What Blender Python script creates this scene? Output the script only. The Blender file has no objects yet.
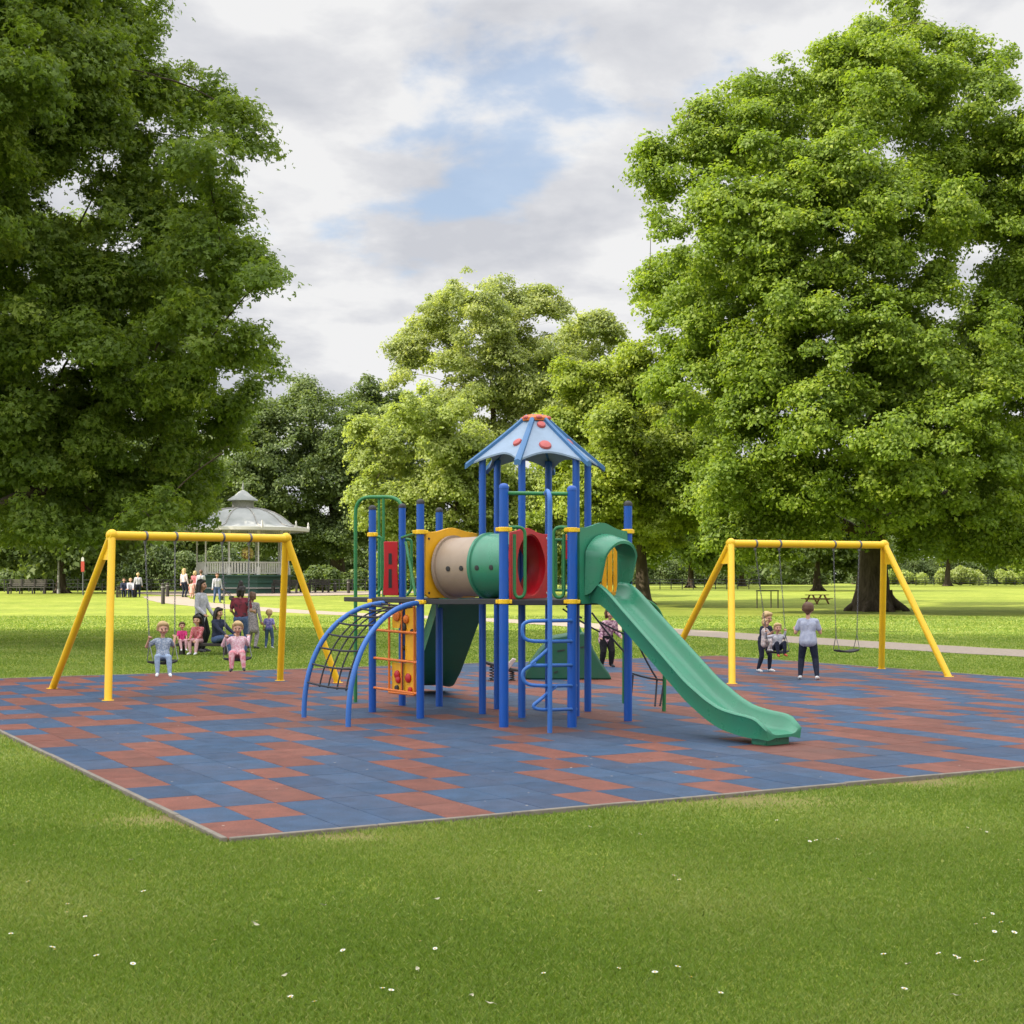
import bpy, bmesh, math, random
import numpy as np
from mathutils import Vector, Matrix, Quaternion
from mathutils.bvhtree import BVHTree

random.seed(7)
RNG = np.random.default_rng(11)
SC = bpy.context.scene
COL = SC.collection
F = 1470.0          # focal length in photo pixels
HZ = 580.0          # horizon row
CH = 1.62           # eye height

def smooth(a, b, x):
    t = min(1.0, max(0.0, (x - a) / (b - a)))
    return t * t * (3 - 2 * t)

def gz(x, y):       # gentle rise of the far lawn
    return 0.72 * smooth(66, 112, y) + 0.35 * smooth(112, 220, y)

def P(px, py, Y):
    return Vector(((px - 512) / F * Y, Y, CH - (py - HZ) / F * Y))

def X(px, Y):
    return (px - 512) / F * Y

def G(px, py):
    y = 3.0
    while y < 260:
        row = HZ + (CH - gz(0, y)) / y * F
        if row <= py:
            break
        y += 0.02 if y < 60 else 0.1
    return Vector((X(px, y), y, gz(0, y)))

# ------------------------------------------------------------------ materials
def new_mat(name):
    m = bpy.data.materials.new(name)
    m.use_nodes = True
    nt = m.node_tree
    b = nt.nodes.get('Principled BSDF')
    return m, nt, b

def N(nt, t, **kw):
    n = nt.nodes.new(t)
    for k, v in kw.items():
        setattr(n, k, v)
    return n

def ramp(nt, stops):
    r = N(nt, 'ShaderNodeValToRGB')
    cr = r.color_ramp
    while len(cr.elements) > 1:
        cr.elements.remove(cr.elements[0])
    cr.elements[0].position = stops[0][0]
    cr.elements[0].color = (*stops[0][1], 1)
    for p, c in stops[1:]:
        e = cr.elements.new(p)
        e.color = (*c, 1)
    return r

def noise(nt, scale, detail=4, rough=0.55, vec=None, dist=0.0):
    n = N(nt, 'ShaderNodeTexNoise')
    n.inputs['Scale'].default_value = scale
    n.inputs['Detail'].default_value = detail
    n.inputs['Roughness'].default_value = rough
    n.inputs['Distortion'].default_value = dist
    if vec is not None:
        nt.links.new(vec, n.inputs['Vector'])
    return n

def mixc(nt, fac, a, b, blend='MIX'):
    m = N(nt, 'ShaderNodeMix', data_type='RGBA', blend_type=blend)
    for sock, v in ((m.inputs[0], fac), (m.inputs[6], a), (m.inputs[7], b)):
        if hasattr(v, 'is_linked') or isinstance(v, bpy.types.NodeSocket):
            nt.links.new(v, sock)
        elif isinstance(v, (int, float)):
            sock.default_value = v
        else:
            sock.default_value = (*v, 1)
    return m.outputs[2]

def math_n(nt, op, a, b=None, c=None, clamp=False):
    m = N(nt, 'ShaderNodeMath', operation=op, use_clamp=clamp)
    for i, v in enumerate((a, b, c)):
        if v is None:
            continue
        if isinstance(v, (int, float)):
            m.inputs[i].default_value = v
        else:
            nt.links.new(v, m.inputs[i])
    return m.outputs[0]

def bump(nt, b, h, strength=0.2, dist=0.01):
    n = N(nt, 'ShaderNodeBump')
    n.inputs['Strength'].default_value = strength
    n.inputs['Distance'].default_value = dist
    nt.links.new(h, n.inputs['Height'])
    nt.links.new(n.outputs[0], b.inputs['Normal'])

def paint(name, col, rough=0.38, dirt=0.35, spec=0.5, scale=6.0, dcol=None, bmp=0.05):
    """painted metal / moulded plastic with dusty, scuffed variation"""
    m, nt, b = new_mat(name)
    tc = N(nt, 'ShaderNodeTexCoord')
    n1 = noise(nt, scale, 6, 0.65, tc.outputs['Object'])
    n2 = noise(nt, scale * 9, 3, 0.7, tc.outputs['Object'])
    d = dcol or tuple(0.55 * c + 0.035 for c in col)
    r1 = ramp(nt, [(0.42, (0, 0, 0)), (0.75, (1, 1, 1))])
    nt.links.new(n1.outputs[0], r1.inputs[0])
    c1 = mixc(nt, math_n(nt, 'MULTIPLY', r1.outputs[0], dirt), col, d)
    r2 = ramp(nt, [(0.66, (0, 0, 0)), (0.74, (1, 1, 1))])
    nt.links.new(n2.outputs[0], r2.inputs[0])
    c2 = mixc(nt, math_n(nt, 'MULTIPLY', r2.outputs[0], dirt * 0.5), c1, tuple(min(1, c * 1.25 + 0.05) for c in col))
    nt.links.new(c2, b.inputs['Base Color'])
    rr = N(nt, 'ShaderNodeMapRange')
    rr.inputs[3].default_value = rough - 0.08
    rr.inputs[4].default_value = rough + 0.2
    nt.links.new(n1.outputs[0], rr.inputs[0])
    nt.links.new(rr.outputs[0], b.inputs['Roughness'])
    b.inputs['Specular IOR Level'].default_value = spec
    bump(nt, b, n2.outputs[0], bmp, 0.004)
    return m

def cloth(name, col, col2=None, scale=40.0, thr=0.5):
    m, nt, b = new_mat(name)
    tc = N(nt, 'ShaderNodeTexCoord')
    n1 = noise(nt, scale, 2, 0.5, tc.outputs['Object'])
    c2 = col2 or tuple(c * 0.75 for c in col)
    r = ramp(nt, [(thr - 0.05, col), (thr + 0.05, c2)])
    nt.links.new(n1.outputs[0], r.inputs[0])
    nt.links.new(r.outputs[0], b.inputs['Base Color'])
    b.inputs['Roughness'].default_value = 0.85
    b.inputs['Specular IOR Level'].default_value = 0.2
    n2 = noise(nt, 14, 3, 0.6, tc.outputs['Object'])
    bump(nt, b, n2.outputs[0], 0.4, 0.02)
    return m

def plain(name, col, rough=0.6, metal=0.0, spec=0.4):
    m, nt, b = new_mat(name)
    tc = N(nt, 'ShaderNodeTexCoord')
    n1 = noise(nt, 12, 5, 0.6, tc.outputs['Object'])
    r = ramp(nt, [(0.3, tuple(c * 0.75 for c in col)), (0.7, tuple(min(1, c * 1.15) for c in col))])
    nt.links.new(n1.outputs[0], r.inputs[0])
    nt.links.new(r.outputs[0], b.inputs['Base Color'])
    b.inputs['Roughness'].default_value = rough
    b.inputs['Metallic'].default_value = metal
    b.inputs['Specular IOR Level'].default_value = spec
    return m

M = {}
M['blue'] = paint('blue_paint', (0.0, 0.078, 0.40), 0.34, 0.25)
M['pale_blue'] = paint('pale_blue_paint', (0.030, 0.14, 0.46), 0.38, 0.25)
M['yellow'] = paint('yellow_paint', (0.86, 0.52, 0.008), 0.34, 0.22)
M['panel_yellow'] = paint('yellow_panel', (0.82, 0.42, 0.008), 0.4, 0.45)
M['green'] = paint('green_plastic', (0.030, 0.215, 0.120), 0.24, 0.45)
M['rail_green'] = paint('green_rail', (0.022, 0.19, 0.055), 0.38, 0.25)
M['dark_green'] = paint('dark_green_plastic', (0.020, 0.17, 0.09), 0.42)
M['deep_green'] = paint('deep_green_plastic', (0.009, 0.085, 0.045), 0.42)
M['beige'] = paint('beige_plastic', (0.34, 0.255, 0.185), 0.4)
M['red'] = paint('red_panel', (0.50, 0.004, 0.012), 0.36, 0.45)
M['orange'] = paint('orange_paint', (0.70, 0.17, 0.015), 0.4)
M['black'] = paint('black_metal', (0.018, 0.018, 0.02), 0.5)
M['rope'] = cloth('black_rope', (0.03, 0.03, 0.035), (0.06, 0.06, 0.07), 120)
M['roof_pale'] = paint('pale_blue_roof', (0.235, 0.32, 0.435), 0.5, 0.45)
M['roof_rib'] = paint('roof_rib_blue', (0.035, 0.14, 0.32), 0.42)
M['roof_dot'] = paint('roof_dot_red', (0.46, 0.09, 0.085), 0.5, 0.45)
M['roof_cap'] = paint('roof_cap_orange', (0.66, 0.16, 0.025), 0.45, 0.45)
M['chain'] = plain('chain_steel', (0.16, 0.16, 0.17), 0.45, 0.8)
M['rubber'] = plain('black_rubber', (0.022, 0.022, 0.024), 0.6)
M['kerb'] = plain('concrete_kerb', (0.20, 0.175, 0.14), 0.9)
M['path'] = plain('path_gravel', (0.29, 0.235, 0.185), 0.95)
M['bark'] = None
M['white'] = paint('white_paint', (0.52, 0.51, 0.49), 0.5, 0.5, dcol=(0.45, 0.44, 0.4))
M['lead'] = paint('roof_lead', (0.27, 0.28, 0.27), 0.5, 0.7, dcol=(0.15, 0.17, 0.15), scale=0.9)
M['bs_green'] = paint('bandstand_green', (0.02, 0.075, 0.055), 0.5)
M['wood'] = plain('weathered_wood', (0.11, 0.10, 0.085), 0.8)
M['dkwood'] = plain('dark_wood', (0.045, 0.04, 0.035), 0.8)
M['brown'] = plain('brown_wood', (0.26, 0.13, 0.06), 0.75)
M['stone'] = plain('stone_grey', (0.3, 0.29, 0.27), 0.9)
M['skin'] = plain('skin', (0.52, 0.29, 0.20), 0.55)
M['skin2'] = plain('skin_tan', (0.40, 0.21, 0.14), 0.55)
M['eye'] = plain('dark_eye', (0.02, 0.015, 0.012), 0.3)
M['lip'] = plain('lip', (0.42, 0.12, 0.10), 0.5)
M['blond'] = plain('blond_hair', (0.48, 0.33, 0.16), 0.6)
M['brownhair'] = plain('brown_hair', (0.11, 0.055, 0.03), 0.55)
M['blackhair'] = plain('black_hair', (0.014, 0.011, 0.010), 0.45)
M['whiteshoe'] = plain('white_shoe', (0.65, 0.65, 0.66), 0.6)
M['darkshoe'] = plain('dark_shoe', (0.03, 0.03, 0.035), 0.6)
M['redshoe'] = plain('red_shoe', (0.5, 0.08, 0.04), 0.6)

def bark_mat():
    m, nt, b = new_mat('bark')
    tc = N(nt, 'ShaderNodeTexCoord')
    mp = N(nt, 'ShaderNodeMapping')
    mp.inputs['Scale'].default_value = (1, 1, 0.25)
    nt.links.new(tc.outputs['Object'], mp.inputs[0])
    n1 = noise(nt, 5, 8, 0.7, mp.outputs[0], 0.6)
    r = ramp(nt, [(0.3, (0.028, 0.021, 0.015)), (0.7, (0.12, 0.095, 0.068))])
    nt.links.new(n1.outputs[0], r.inputs[0])
    nt.links.new(r.outputs[0], b.inputs['Base Color'])
    b.inputs['Roughness'].default_value = 0.95
    b.inputs['Specular IOR Level'].default_value = 0.15
    bump(nt, b, n1.outputs[0], 0.9, 0.08)
    return m
M['bark'] = bark_mat()

def leaf_mat(name, c_dark, c_mid, c_light, transl=0.42):
    m, nt, b = new_mat(name)
    at = N(nt, 'ShaderNodeAttribute', attribute_name='tone')
    r = ramp(nt, [(0.0, c_dark), (0.5, c_mid), (1.0, c_light)])
    nt.links.new(at.outputs['Fac'], r.inputs[0])
    nt.links.new(r.outputs[0], b.inputs['Base Color'])
    b.inputs['Roughness'].default_value = 0.5
    b.inputs['Specular IOR Level'].default_value = 0.3
    tr = N(nt, 'ShaderNodeBsdfTranslucent')
    tcol = mixc(nt, 1.0, r.outputs[0], (1.35, 1.35, 0.55), 'MULTIPLY')
    nt.links.new(tcol, tr.inputs[0])
    mx = N(nt, 'ShaderNodeMixShader')
    mx.inputs[0].default_value = transl
    nt.links.new(b.outputs[0], mx.inputs[1])
    nt.links.new(tr.outputs[0], mx.inputs[2])
    nt.links.new(mx.outputs[0], nt.nodes['Material Output'].inputs[0])
    return m

L_OAK = leaf_mat('oak_leaf', (0.095, 0.155, 0.024), (0.165, 0.24, 0.036), (0.27, 0.33, 0.06), 0.5)
L_PLANE = leaf_mat('plane_leaf', (0.105, 0.170, 0.024), (0.20, 0.285, 0.038), (0.345, 0.41, 0.068), 0.5)
L_YEL = leaf_mat('lime_leaf', (0.20, 0.26, 0.07), (0.32, 0.385, 0.115), (0.45, 0.49, 0.19), 0.5)
L_LIME = leaf_mat('lime_tree_leaf', (0.16, 0.225, 0.04), (0.28, 0.35, 0.062), (0.42, 0.46, 0.10), 0.5)
L_PALE = leaf_mat('poplar_leaf', (0.19, 0.245, 0.085), (0.31, 0.36, 0.13), (0.44, 0.47, 0.22), 0.5)
L_DARK = leaf_mat('chestnut_leaf', (0.075, 0.115, 0.038), (0.13, 0.18, 0.06), (0.21, 0.26, 0.10))
L_GRASS = leaf_mat('grass_blade', (0.102, 0.178, 0.022), (0.172, 0.262, 0.042), (0.34, 0.38, 0.13), 0.36)

# ------------------------------------------------------------------ mesh helper
class MB:
    def __init__(self):
        self.v, self.f, self.mi = [], [], []
    def add(self, vs, fs, mi=0):
        o = len(self.v)
        self.v.extend([tuple(p) for p in vs])
        for f in fs:
            self.f.append(tuple(i + o for i in f))
            self.mi.append(mi)
        return self
    def tube(self, pts, r, seg=10, cap=True, mi=0, closed=False):
        pts = [Vector(p) for p in pts]
        n = len(pts)
        rs = list(r) if isinstance(r, (list, tuple)) else [r] * n
        vs, fs = [], []
        up = None
        for i, p in enumerate(pts):
            if closed:
                t = pts[(i + 1) % n] - pts[i - 1]
            else:
                t = pts[min(i + 1, n - 1)] - pts[max(i - 1, 0)]
            t.normalize()
            if up is None:
                a = Vector((0, 0, 1)) if abs(t.z) < 0.9 else Vector((1, 0, 0))
                up = (a - t * a.dot(t)).normalized()
            else:
                up = (up - t * up.dot(t))
                up = up.normalized() if up.length > 1e-6 else t.orthogonal().normalized()
            s = t.cross(up)
            for k in range(seg):
                a = 2 * math.pi * k / seg
                vs.append(p + (up * math.cos(a) + s * math.sin(a)) * rs[i])
        m = n if closed else n - 1
        for i in range(m):
            j = (i + 1) % n
            for k in range(seg):
                k2 = (k + 1) % seg
                fs.append((i * seg + k, i * seg + k2, j * seg + k2, j * seg + k))
        if cap and not closed:
            fs.append(tuple(range(seg - 1, -1, -1)))
            fs.append(tuple((n - 1) * seg + k for k in range(seg)))
        return self.add(vs, fs, mi)
    def box(self, c, size, rz=0, mi=0, axes=None):
        c = Vector(c)
        ax = axes or (Vector((math.cos(rz), math.sin(rz), 0)), Vector((-math.sin(rz), math.cos(rz), 0)), Vector((0, 0, 1)))
        vs = []
        for z in (-1, 1):
            for y in (-1, 1):
                for x in (-1, 1):
                    vs.append(c + ax[0] * x * size[0] / 2 + ax[1] * y * size[1] / 2 + ax[2] * z * size[2] / 2)
        return self.add(vs, [(0, 2, 3, 1), (4, 5, 7, 6), (0, 1, 5, 4), (2, 6, 7, 3), (0, 4, 6, 2), (1, 3, 7, 5)], mi)
    def bar(self, a, b, w, h, mi=0):
        a, b = Vector(a), Vector(b)
        d = b - a
        u = d.normalized()
        up = Vector((0, 0, 1)) if abs(u.z) < 0.95 else Vector((0, 1, 0))
        s = u.cross(up).normalized()
        t = s.cross(u)
        return self.box((a + b) / 2, (d.length, w, h), mi=mi, axes=(u, s, t))
    def prism(self, poly, z0, z1, mi=0):
        n = len(poly)
        vs = [(p[0], p[1], z0) for p in poly] + [(p[0], p[1], z1) for p in poly]
        fs = [tuple(range(n - 1, -1, -1)), tuple(range(n, 2 * n))]
        for i in range(n):
            j = (i + 1) % n
            fs.append((i, j, n + j, n + i))
        return self.add(vs, fs, mi)
    def plate(self, o, u, w, poly, n, th, mi=0, hole=None):
        """poly of (a,b) in frame o + a*u + b*w, thickness th along n; optional hole with the same vertex count"""
        o, u, w, n = Vector(o), Vector(u), Vector(w), Vector(n)
        k = len(poly)
        A = [o + u * a + w * b for a, b in poly]
        B = [p + n * th for p in A]
        if hole is None:
            vs = A + B
            fs = [tuple(range(k - 1, -1, -1)), tuple(range(k, 2 * k))]
            for i in range(k):
                j = (i + 1) % k
                fs.append((i, j, k + j, k + i))
        else:
            C = [o + u * a + w * b for a, b in hole]
            D = [p + n * th for p in C]
            vs = A + B + C + D
            fs = []
            for i in range(k):
                j = (i + 1) % k
                fs += [(i, j, k + j, k + i), (2 * k + j, 2 * k + i, 3 * k + i, 3 * k + j),
                       (k + i, k + j, 3 * k + j, 3 * k + i), (j, i, 2 * k + i, 2 * k + j)]
        return self.add(vs, fs, mi)
    def lathe(self, c, prof, seg=24, mi=0, axis=None):
        """prof: list of (r, h); axis unit vector"""
        c = Vector(c)
        ax = Vector(axis or (0, 0, 1)).normalized()
        a = ax.orthogonal().normalized()
        b = ax.cross(a)
        vs, fs = [], []
        for r, h in prof:
            for k in range(seg):
                t = 2 * math.pi * k / seg
                vs.append(c + ax * h + (a * math.cos(t) + b * math.sin(t)) * r)
        for i in range(len(prof) - 1):
            for k in range(seg):
                k2 = (k + 1) % seg
                fs.append((i * seg + k, i * seg + k2, (i + 1) * seg + k2, (i + 1) * seg + k))
        return self.add(vs, fs, mi)
    def ball(self, c, r, seg=12, ring=8, sc=(1, 1, 1), mi=0):
        vs, fs = [], []
        c = Vector(c)
        for i in range(ring + 1):
            th = math.pi * i / ring
            for k in range(seg):
                a = 2 * math.pi * k / seg
                vs.append(c + Vector((math.sin(th) * math.cos(a) * sc[0], math.sin(th) * math.sin(a) * sc[1], math.cos(th) * sc[2])) * r)
        for i in range(ring):
            for k in range(seg):
                k2 = (k + 1) % seg
                fs.append((i * seg + k, (i + 1) * seg + k, (i + 1) * seg + k2, i * seg + k2))
        return self.add(vs, fs, mi)
    def build(self, name, mats, parent=None, bevel=0.0, smooth_angle=40):
        me = bpy.data.meshes.new(name)
        org = Vector((0, 0, 0))
        if parent is not None:
            org = world_loc(parent)
        me.from_pydata([(x - org.x, y - org.y, z - org.z) for x, y, z in self.v], [], self.f)
        if not isinstance(mats, (list, tuple)):
            mats = [mats]
        for m in mats:
            me.materials.append(m)
        if len(mats) > 1:
            me.polygons.foreach_set('material_index', self.mi)
        bm = bmesh.new()
        bm.from_mesh(me)
        bmesh.ops.recalc_face_normals(bm, faces=bm.faces)
        bm.to_mesh(me)
        bm.free()
        me.polygons.foreach_set('use_smooth', [True] * len(me.polygons))
        me.set_sharp_from_angle(angle=math.radians(smooth_angle))
        o = bpy.data.objects.new(name, me)
        COL.objects.link(o)
        if parent is not None:
            o.parent = parent
        if bevel:
            b = o.modifiers.new('bevel', 'BEVEL')
            b.width = bevel
            b.segments = 2
            b.limit_method = 'ANGLE'
            b.angle_limit = math.radians(50)
        return o

def world_loc(o):
    v = Vector((0, 0, 0))
    while o is not None:
        v = v + o.location
        o = o.parent
    return v

def tag(o, label=None, cat=None, group=None, kind=None):
    if label: o['label'] = label
    if cat: o['category'] = cat
    if group: o['group'] = group
    if kind: o['kind'] = kind
    return o

def thing(name, loc, label, cat, group=None):
    o = bpy.data.objects.new(name, None)
    COL.objects.link(o)
    o.location = loc
    o.empty_display_size = 0.2
    return tag(o, label, cat, group)

def copy_tree(o, parent=None):
    c = o.copy()
    COL.objects.link(c)
    c.parent = parent
    for ch in list(o.children):
        copy_tree(ch, c)
    return c

def np_mesh(name, verts, nper, mat, tone=None, parent=None, tris=False):
    """verts (n*nper,3): independent polygons of nper corners"""
    me = bpy.data.meshes.new(name)
    nv = len(verts)
    nf = nv // nper
    me.vertices.add(nv)
    if parent is not None:
        verts = verts - np.array(world_loc(parent))[None, :]
    me.vertices.foreach_set('co', verts.astype(np.float32).ravel())
    me.loops.add(nv)
    me.loops.foreach_set('vertex_index', np.arange(nv, dtype=np.int32))
    me.polygons.add(nf)
    me.polygons.foreach_set('loop_start', np.arange(0, nv, nper, dtype=np.int32))
    if tone is not None:
        a = me.attributes.new('tone', 'FLOAT', 'FACE')
        a.data.foreach_set('value', tone.astype(np.float32))
    me.materials.append(mat)
    me.update(calc_edges=True)
    o = bpy.data.objects.new(name, me)
    COL.objects.link(o)
    if parent is not None:
        o.parent = parent
    return o

def bez(p0, p1, p2, p3, n=12):
    p0, p1, p2, p3 = map(Vector, (p0, p1, p2, p3))
    out = []
    for i in range(n + 1):
        t = i / n
        out.append(p0 * (1 - t) ** 3 + p1 * 3 * t * (1 - t) ** 2 + p2 * 3 * t * t * (1 - t) + p3 * t ** 3)
    return out

def rounded(pts, rad=0.06, n=5):
    """polyline with rounded corners"""
    pts = [Vector(p) for p in pts]
    out = [pts[0]]
    for i in range(1, len(pts) - 1):
        a, b, c = pts[i - 1], pts[i], pts[i + 1]
        d1 = min(rad, (a - b).length * 0.49)
        d2 = min(rad, (c - b).length * 0.49)
        s, e = b + (a - b).normalized() * d1, b + (c - b).normalized() * d2
        for k in range(n + 1):
            t = k / n
            out.append(s * (1 - t) ** 2 + b * 2 * t * (1 - t) + e * t * t)
    out.append(pts[-1])
    return out

# ------------------------------------------------------------------ camera, world, sun
cam = bpy.data.cameras.new('camera')
cam.sensor_width = 36
cam.lens = F / 1024 * 36
cam.shift_y = (HZ - 512) / 1024
cam.clip_end = 2000
cam_o = bpy.data.objects.new('camera', cam)
COL.objects.link(cam_o)
cam_o.location = (0, 0, CH)
cam_o.rotation_euler = (math.radians(90), 0, 0)
SC.camera = cam_o

EL = math.radians(40)
SUNDIR = Vector((-0.93 * math.cos(EL), -0.37 * math.cos(EL), math.sin(EL))).normalized()
sun = bpy.data.lights.new('sun', 'SUN')
sun.energy = 5.0
sun.angle = math.radians(0.53)
sun.color = (1.0, 0.90, 0.74)
sun_o = bpy.data.objects.new('sun', sun)
COL.objects.link(sun_o)
sun_o.rotation_euler = (-SUNDIR).to_track_quat('-Z', 'Y').to_euler()
sun_o.location = (0, 0, 60)

W = bpy.data.worlds.new('World')
SC.world = W
W.use_nodes = True
nt = W.node_tree
bg = nt.nodes['Background']
sky = N(nt, 'ShaderNodeTexSky', sky_type='NISHITA')
sky.sun_disc = False
sky.sun_elevation = EL
sky.sun_rotation = math.atan2(SUNDIR.x, SUNDIR.y) % (2 * math.pi)
sky.air_density = 1.0
sky.dust_density = 0.6
SKY_K = 0.115
tc = N(nt, 'ShaderNodeTexCoord')
sep = N(nt, 'ShaderNodeSeparateXYZ')
nt.links.new(tc.outputs['Generated'], sep.inputs[0])
dx, dy, dz = sep.outputs
den = math_n(nt, 'ADD', math_n(nt, 'MAXIMUM', dz, 0.0), 0.22)
comb = N(nt, 'ShaderNodeCombineXYZ')
nt.links.new(math_n(nt, 'DIVIDE', dx, den), comb.inputs[0])
nt.links.new(math_n(nt, 'DIVIDE', dy, den), comb.inputs[1])
n_cov = noise(nt, 3.4, 9, 0.56, comb.outputs[0], 0.15)
n_shd = noise(nt, 2.6, 8, 0.56, comb.outputs[0], 0.15)
# a gap in the cloud low in the north, where the blue shows
ysafe = math_n(nt, 'MAXIMUM', dy, 0.05)
ga = math_n(nt, 'DIVIDE', dx, ysafe)
gb = math_n(nt, 'DIVIDE', dz, ysafe)
def gauss(a, b, ca, cb, sa, sb, slope):
    u = math_n(nt, 'DIVIDE', math_n(nt, 'SUBTRACT', a, ca), sa)
    l = math_n(nt, 'MULTIPLY_ADD', math_n(nt, 'SUBTRACT', a, ca), slope, cb)
    v = math_n(nt, 'DIVIDE', math_n(nt, 'SUBTRACT', b, l), sb)
    q = math_n(nt, 'ADD', math_n(nt, 'MULTIPLY', u, u), math_n(nt, 'MULTIPLY', v, v))
    return math_n(nt, 'EXPONENT', math_n(nt, 'MULTIPLY', q, -1.0))
g1 = gauss(ga, gb, -0.01, 0.300, 0.12, 0.055, 0.28)
g2 = gauss(ga, gb, 0.155, 0.362, 0.05, 0.03, 0.5)
g3 = gauss(ga, gb, -0.05, 0.255, 0.07, 0.018, 0.15)
gap = math_n(nt, 'ADD', math_n(nt, 'ADD', g1, math_n(nt, 'MULTIPLY', g2, 0.8)), math_n(nt, 'MULTIPLY', g3, 0.6))
fwd = math_n(nt, 'GREATER_THAN', dy, 0.05)
cov = math_n(nt, 'SUBTRACT', math_n(nt, 'ADD', n_cov.outputs[0], 0.20), math_n(nt, 'MULTIPLY', math_n(nt, 'MULTIPLY', gap, fwd), 0.32))
cr = ramp(nt, [(0.40, (0.36, 0.36, 0.36)), (0.55, (1, 1, 1))])
cr.color_ramp.interpolation = 'EASE'
nt.links.new(cov, cr.inputs[0])
K = 1.0 / SKY_K
shade = ramp(nt, [(0.36, (0.375, 0.385, 0.415)), (0.46, (0.45, 0.455, 0.475)), (0.54, (0.545, 0.545, 0.548))])
nt.links.new(n_shd.outputs[0], shade.inputs[0])
# sky brightness raised out of view, overhead and round the sun, to lift ambient light
sd = N(nt, 'ShaderNodeVectorMath', operation='DOT_PRODUCT')
nt.links.new(tc.outputs['Generated'], sd.inputs[0])
sd.inputs[1].default_value = SUNDIR
zen = math_n(nt, 'POWER', math_n(nt, 'MAXIMUM', math_n(nt, 'SUBTRACT', dz, 0.365), 0.0), 0.8)
aure = math_n(nt, 'POWER', math_n(nt, 'MAXIMUM', sd.outputs['Value'], 0.0), 4.0)
gain = math_n(nt, 'ADD', math_n(nt, 'MULTIPLY_ADD', zen, 3.8, 1.0), math_n(nt, 'MULTIPLY', aure, 2.0))
gain = math_n(nt, 'MULTIPLY', gain, K)
cg = N(nt, 'ShaderNodeCombineColor')
for i_ in range(3): nt.links.new(gain, cg.inputs[i_])
cl = mixc(nt, 1.0, shade.outputs[0], cg.outputs[0], 'MULTIPLY')
skyc = mixc(nt, cr.outputs[0], sky.outputs[0], cl)
nt.links.new(skyc, bg.inputs[0])
bg.inputs[1].default_value = SKY_K

SC.view_settings.view_transform = 'Standard'
SC.view_settings.look = 'None'
SC.view_settings.gamma = 1
SC.view_settings.exposure = 0.7
SC.cycles.use_denoising = True
SC.cycles.max_bounces = 8
SC.cycles.diffuse_bounces = 4
SC.cycles.transmission_bounces = 4

# unseen cloud added to shade the playground, high up behind the viewer's left shoulder
def shade_cloud():
    bm = bmesh.new()
    bmesh.ops.create_icosphere(bm, subdivisions=5, radius=1)
    from mathutils import noise as mn
    for v in bm.verts:
        d = v.co.normalized()
        k = 1 + 0.16 * mn.noise(d * 2.3) + 0.09 * mn.noise(d * 6)
        flat = -0.25 if d.z < -0.25 else None
        v.co = d * k
        if flat: v.co.z = -0.25 + 0.05 * mn.noise(d * 5)
    me = bpy.data.meshes.new('shade_cloud')
    bm.to_mesh(me)
    bm.free()
    me.polygons.foreach_set('use_smooth', [True] * len(me.polygons))
    m, nt2, b = new_mat('shade_cloud_white')
    b.inputs['Base Color'].default_value = (0.9, 0.9, 0.9, 1)
    b.inputs['Roughness'].default_value = 1
    n = noise(nt2, 0.05, 4, 0.5, N(nt2, 'ShaderNodeTexCoord').outputs['Object'])
    bump(nt2, b, n.outputs[0], 0.3, 1.0)
    me.materials.append(m)
    o = bpy.data.objects.new('shade_cloud', me)
    COL.objects.link(o)
    o.scale = (130, 52, 9)
    o.rotation_euler = (0, 0, math.radians(-6))
    h = 230.0
    c = Vector((5, -9, 0)) + SUNDIR * (h / SUNDIR.z)
    o.location = c
    tag(o, kind='structure')
shade_cloud()

# ------------------------------------------------------------------ ground
C0 = Vector((-1.756, 9.09, 0))
U = Vector((0.871, 0.490, 0)).normalized()
V = Vector((-U.y, U.x, 0))
SIDE = 16.0
def uv_of(x, y):
    return (x - C0.x) * U.x + (y - C0.y) * U.y, (x - C0.x) * V.x + (y - C0.y) * V.y

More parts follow.
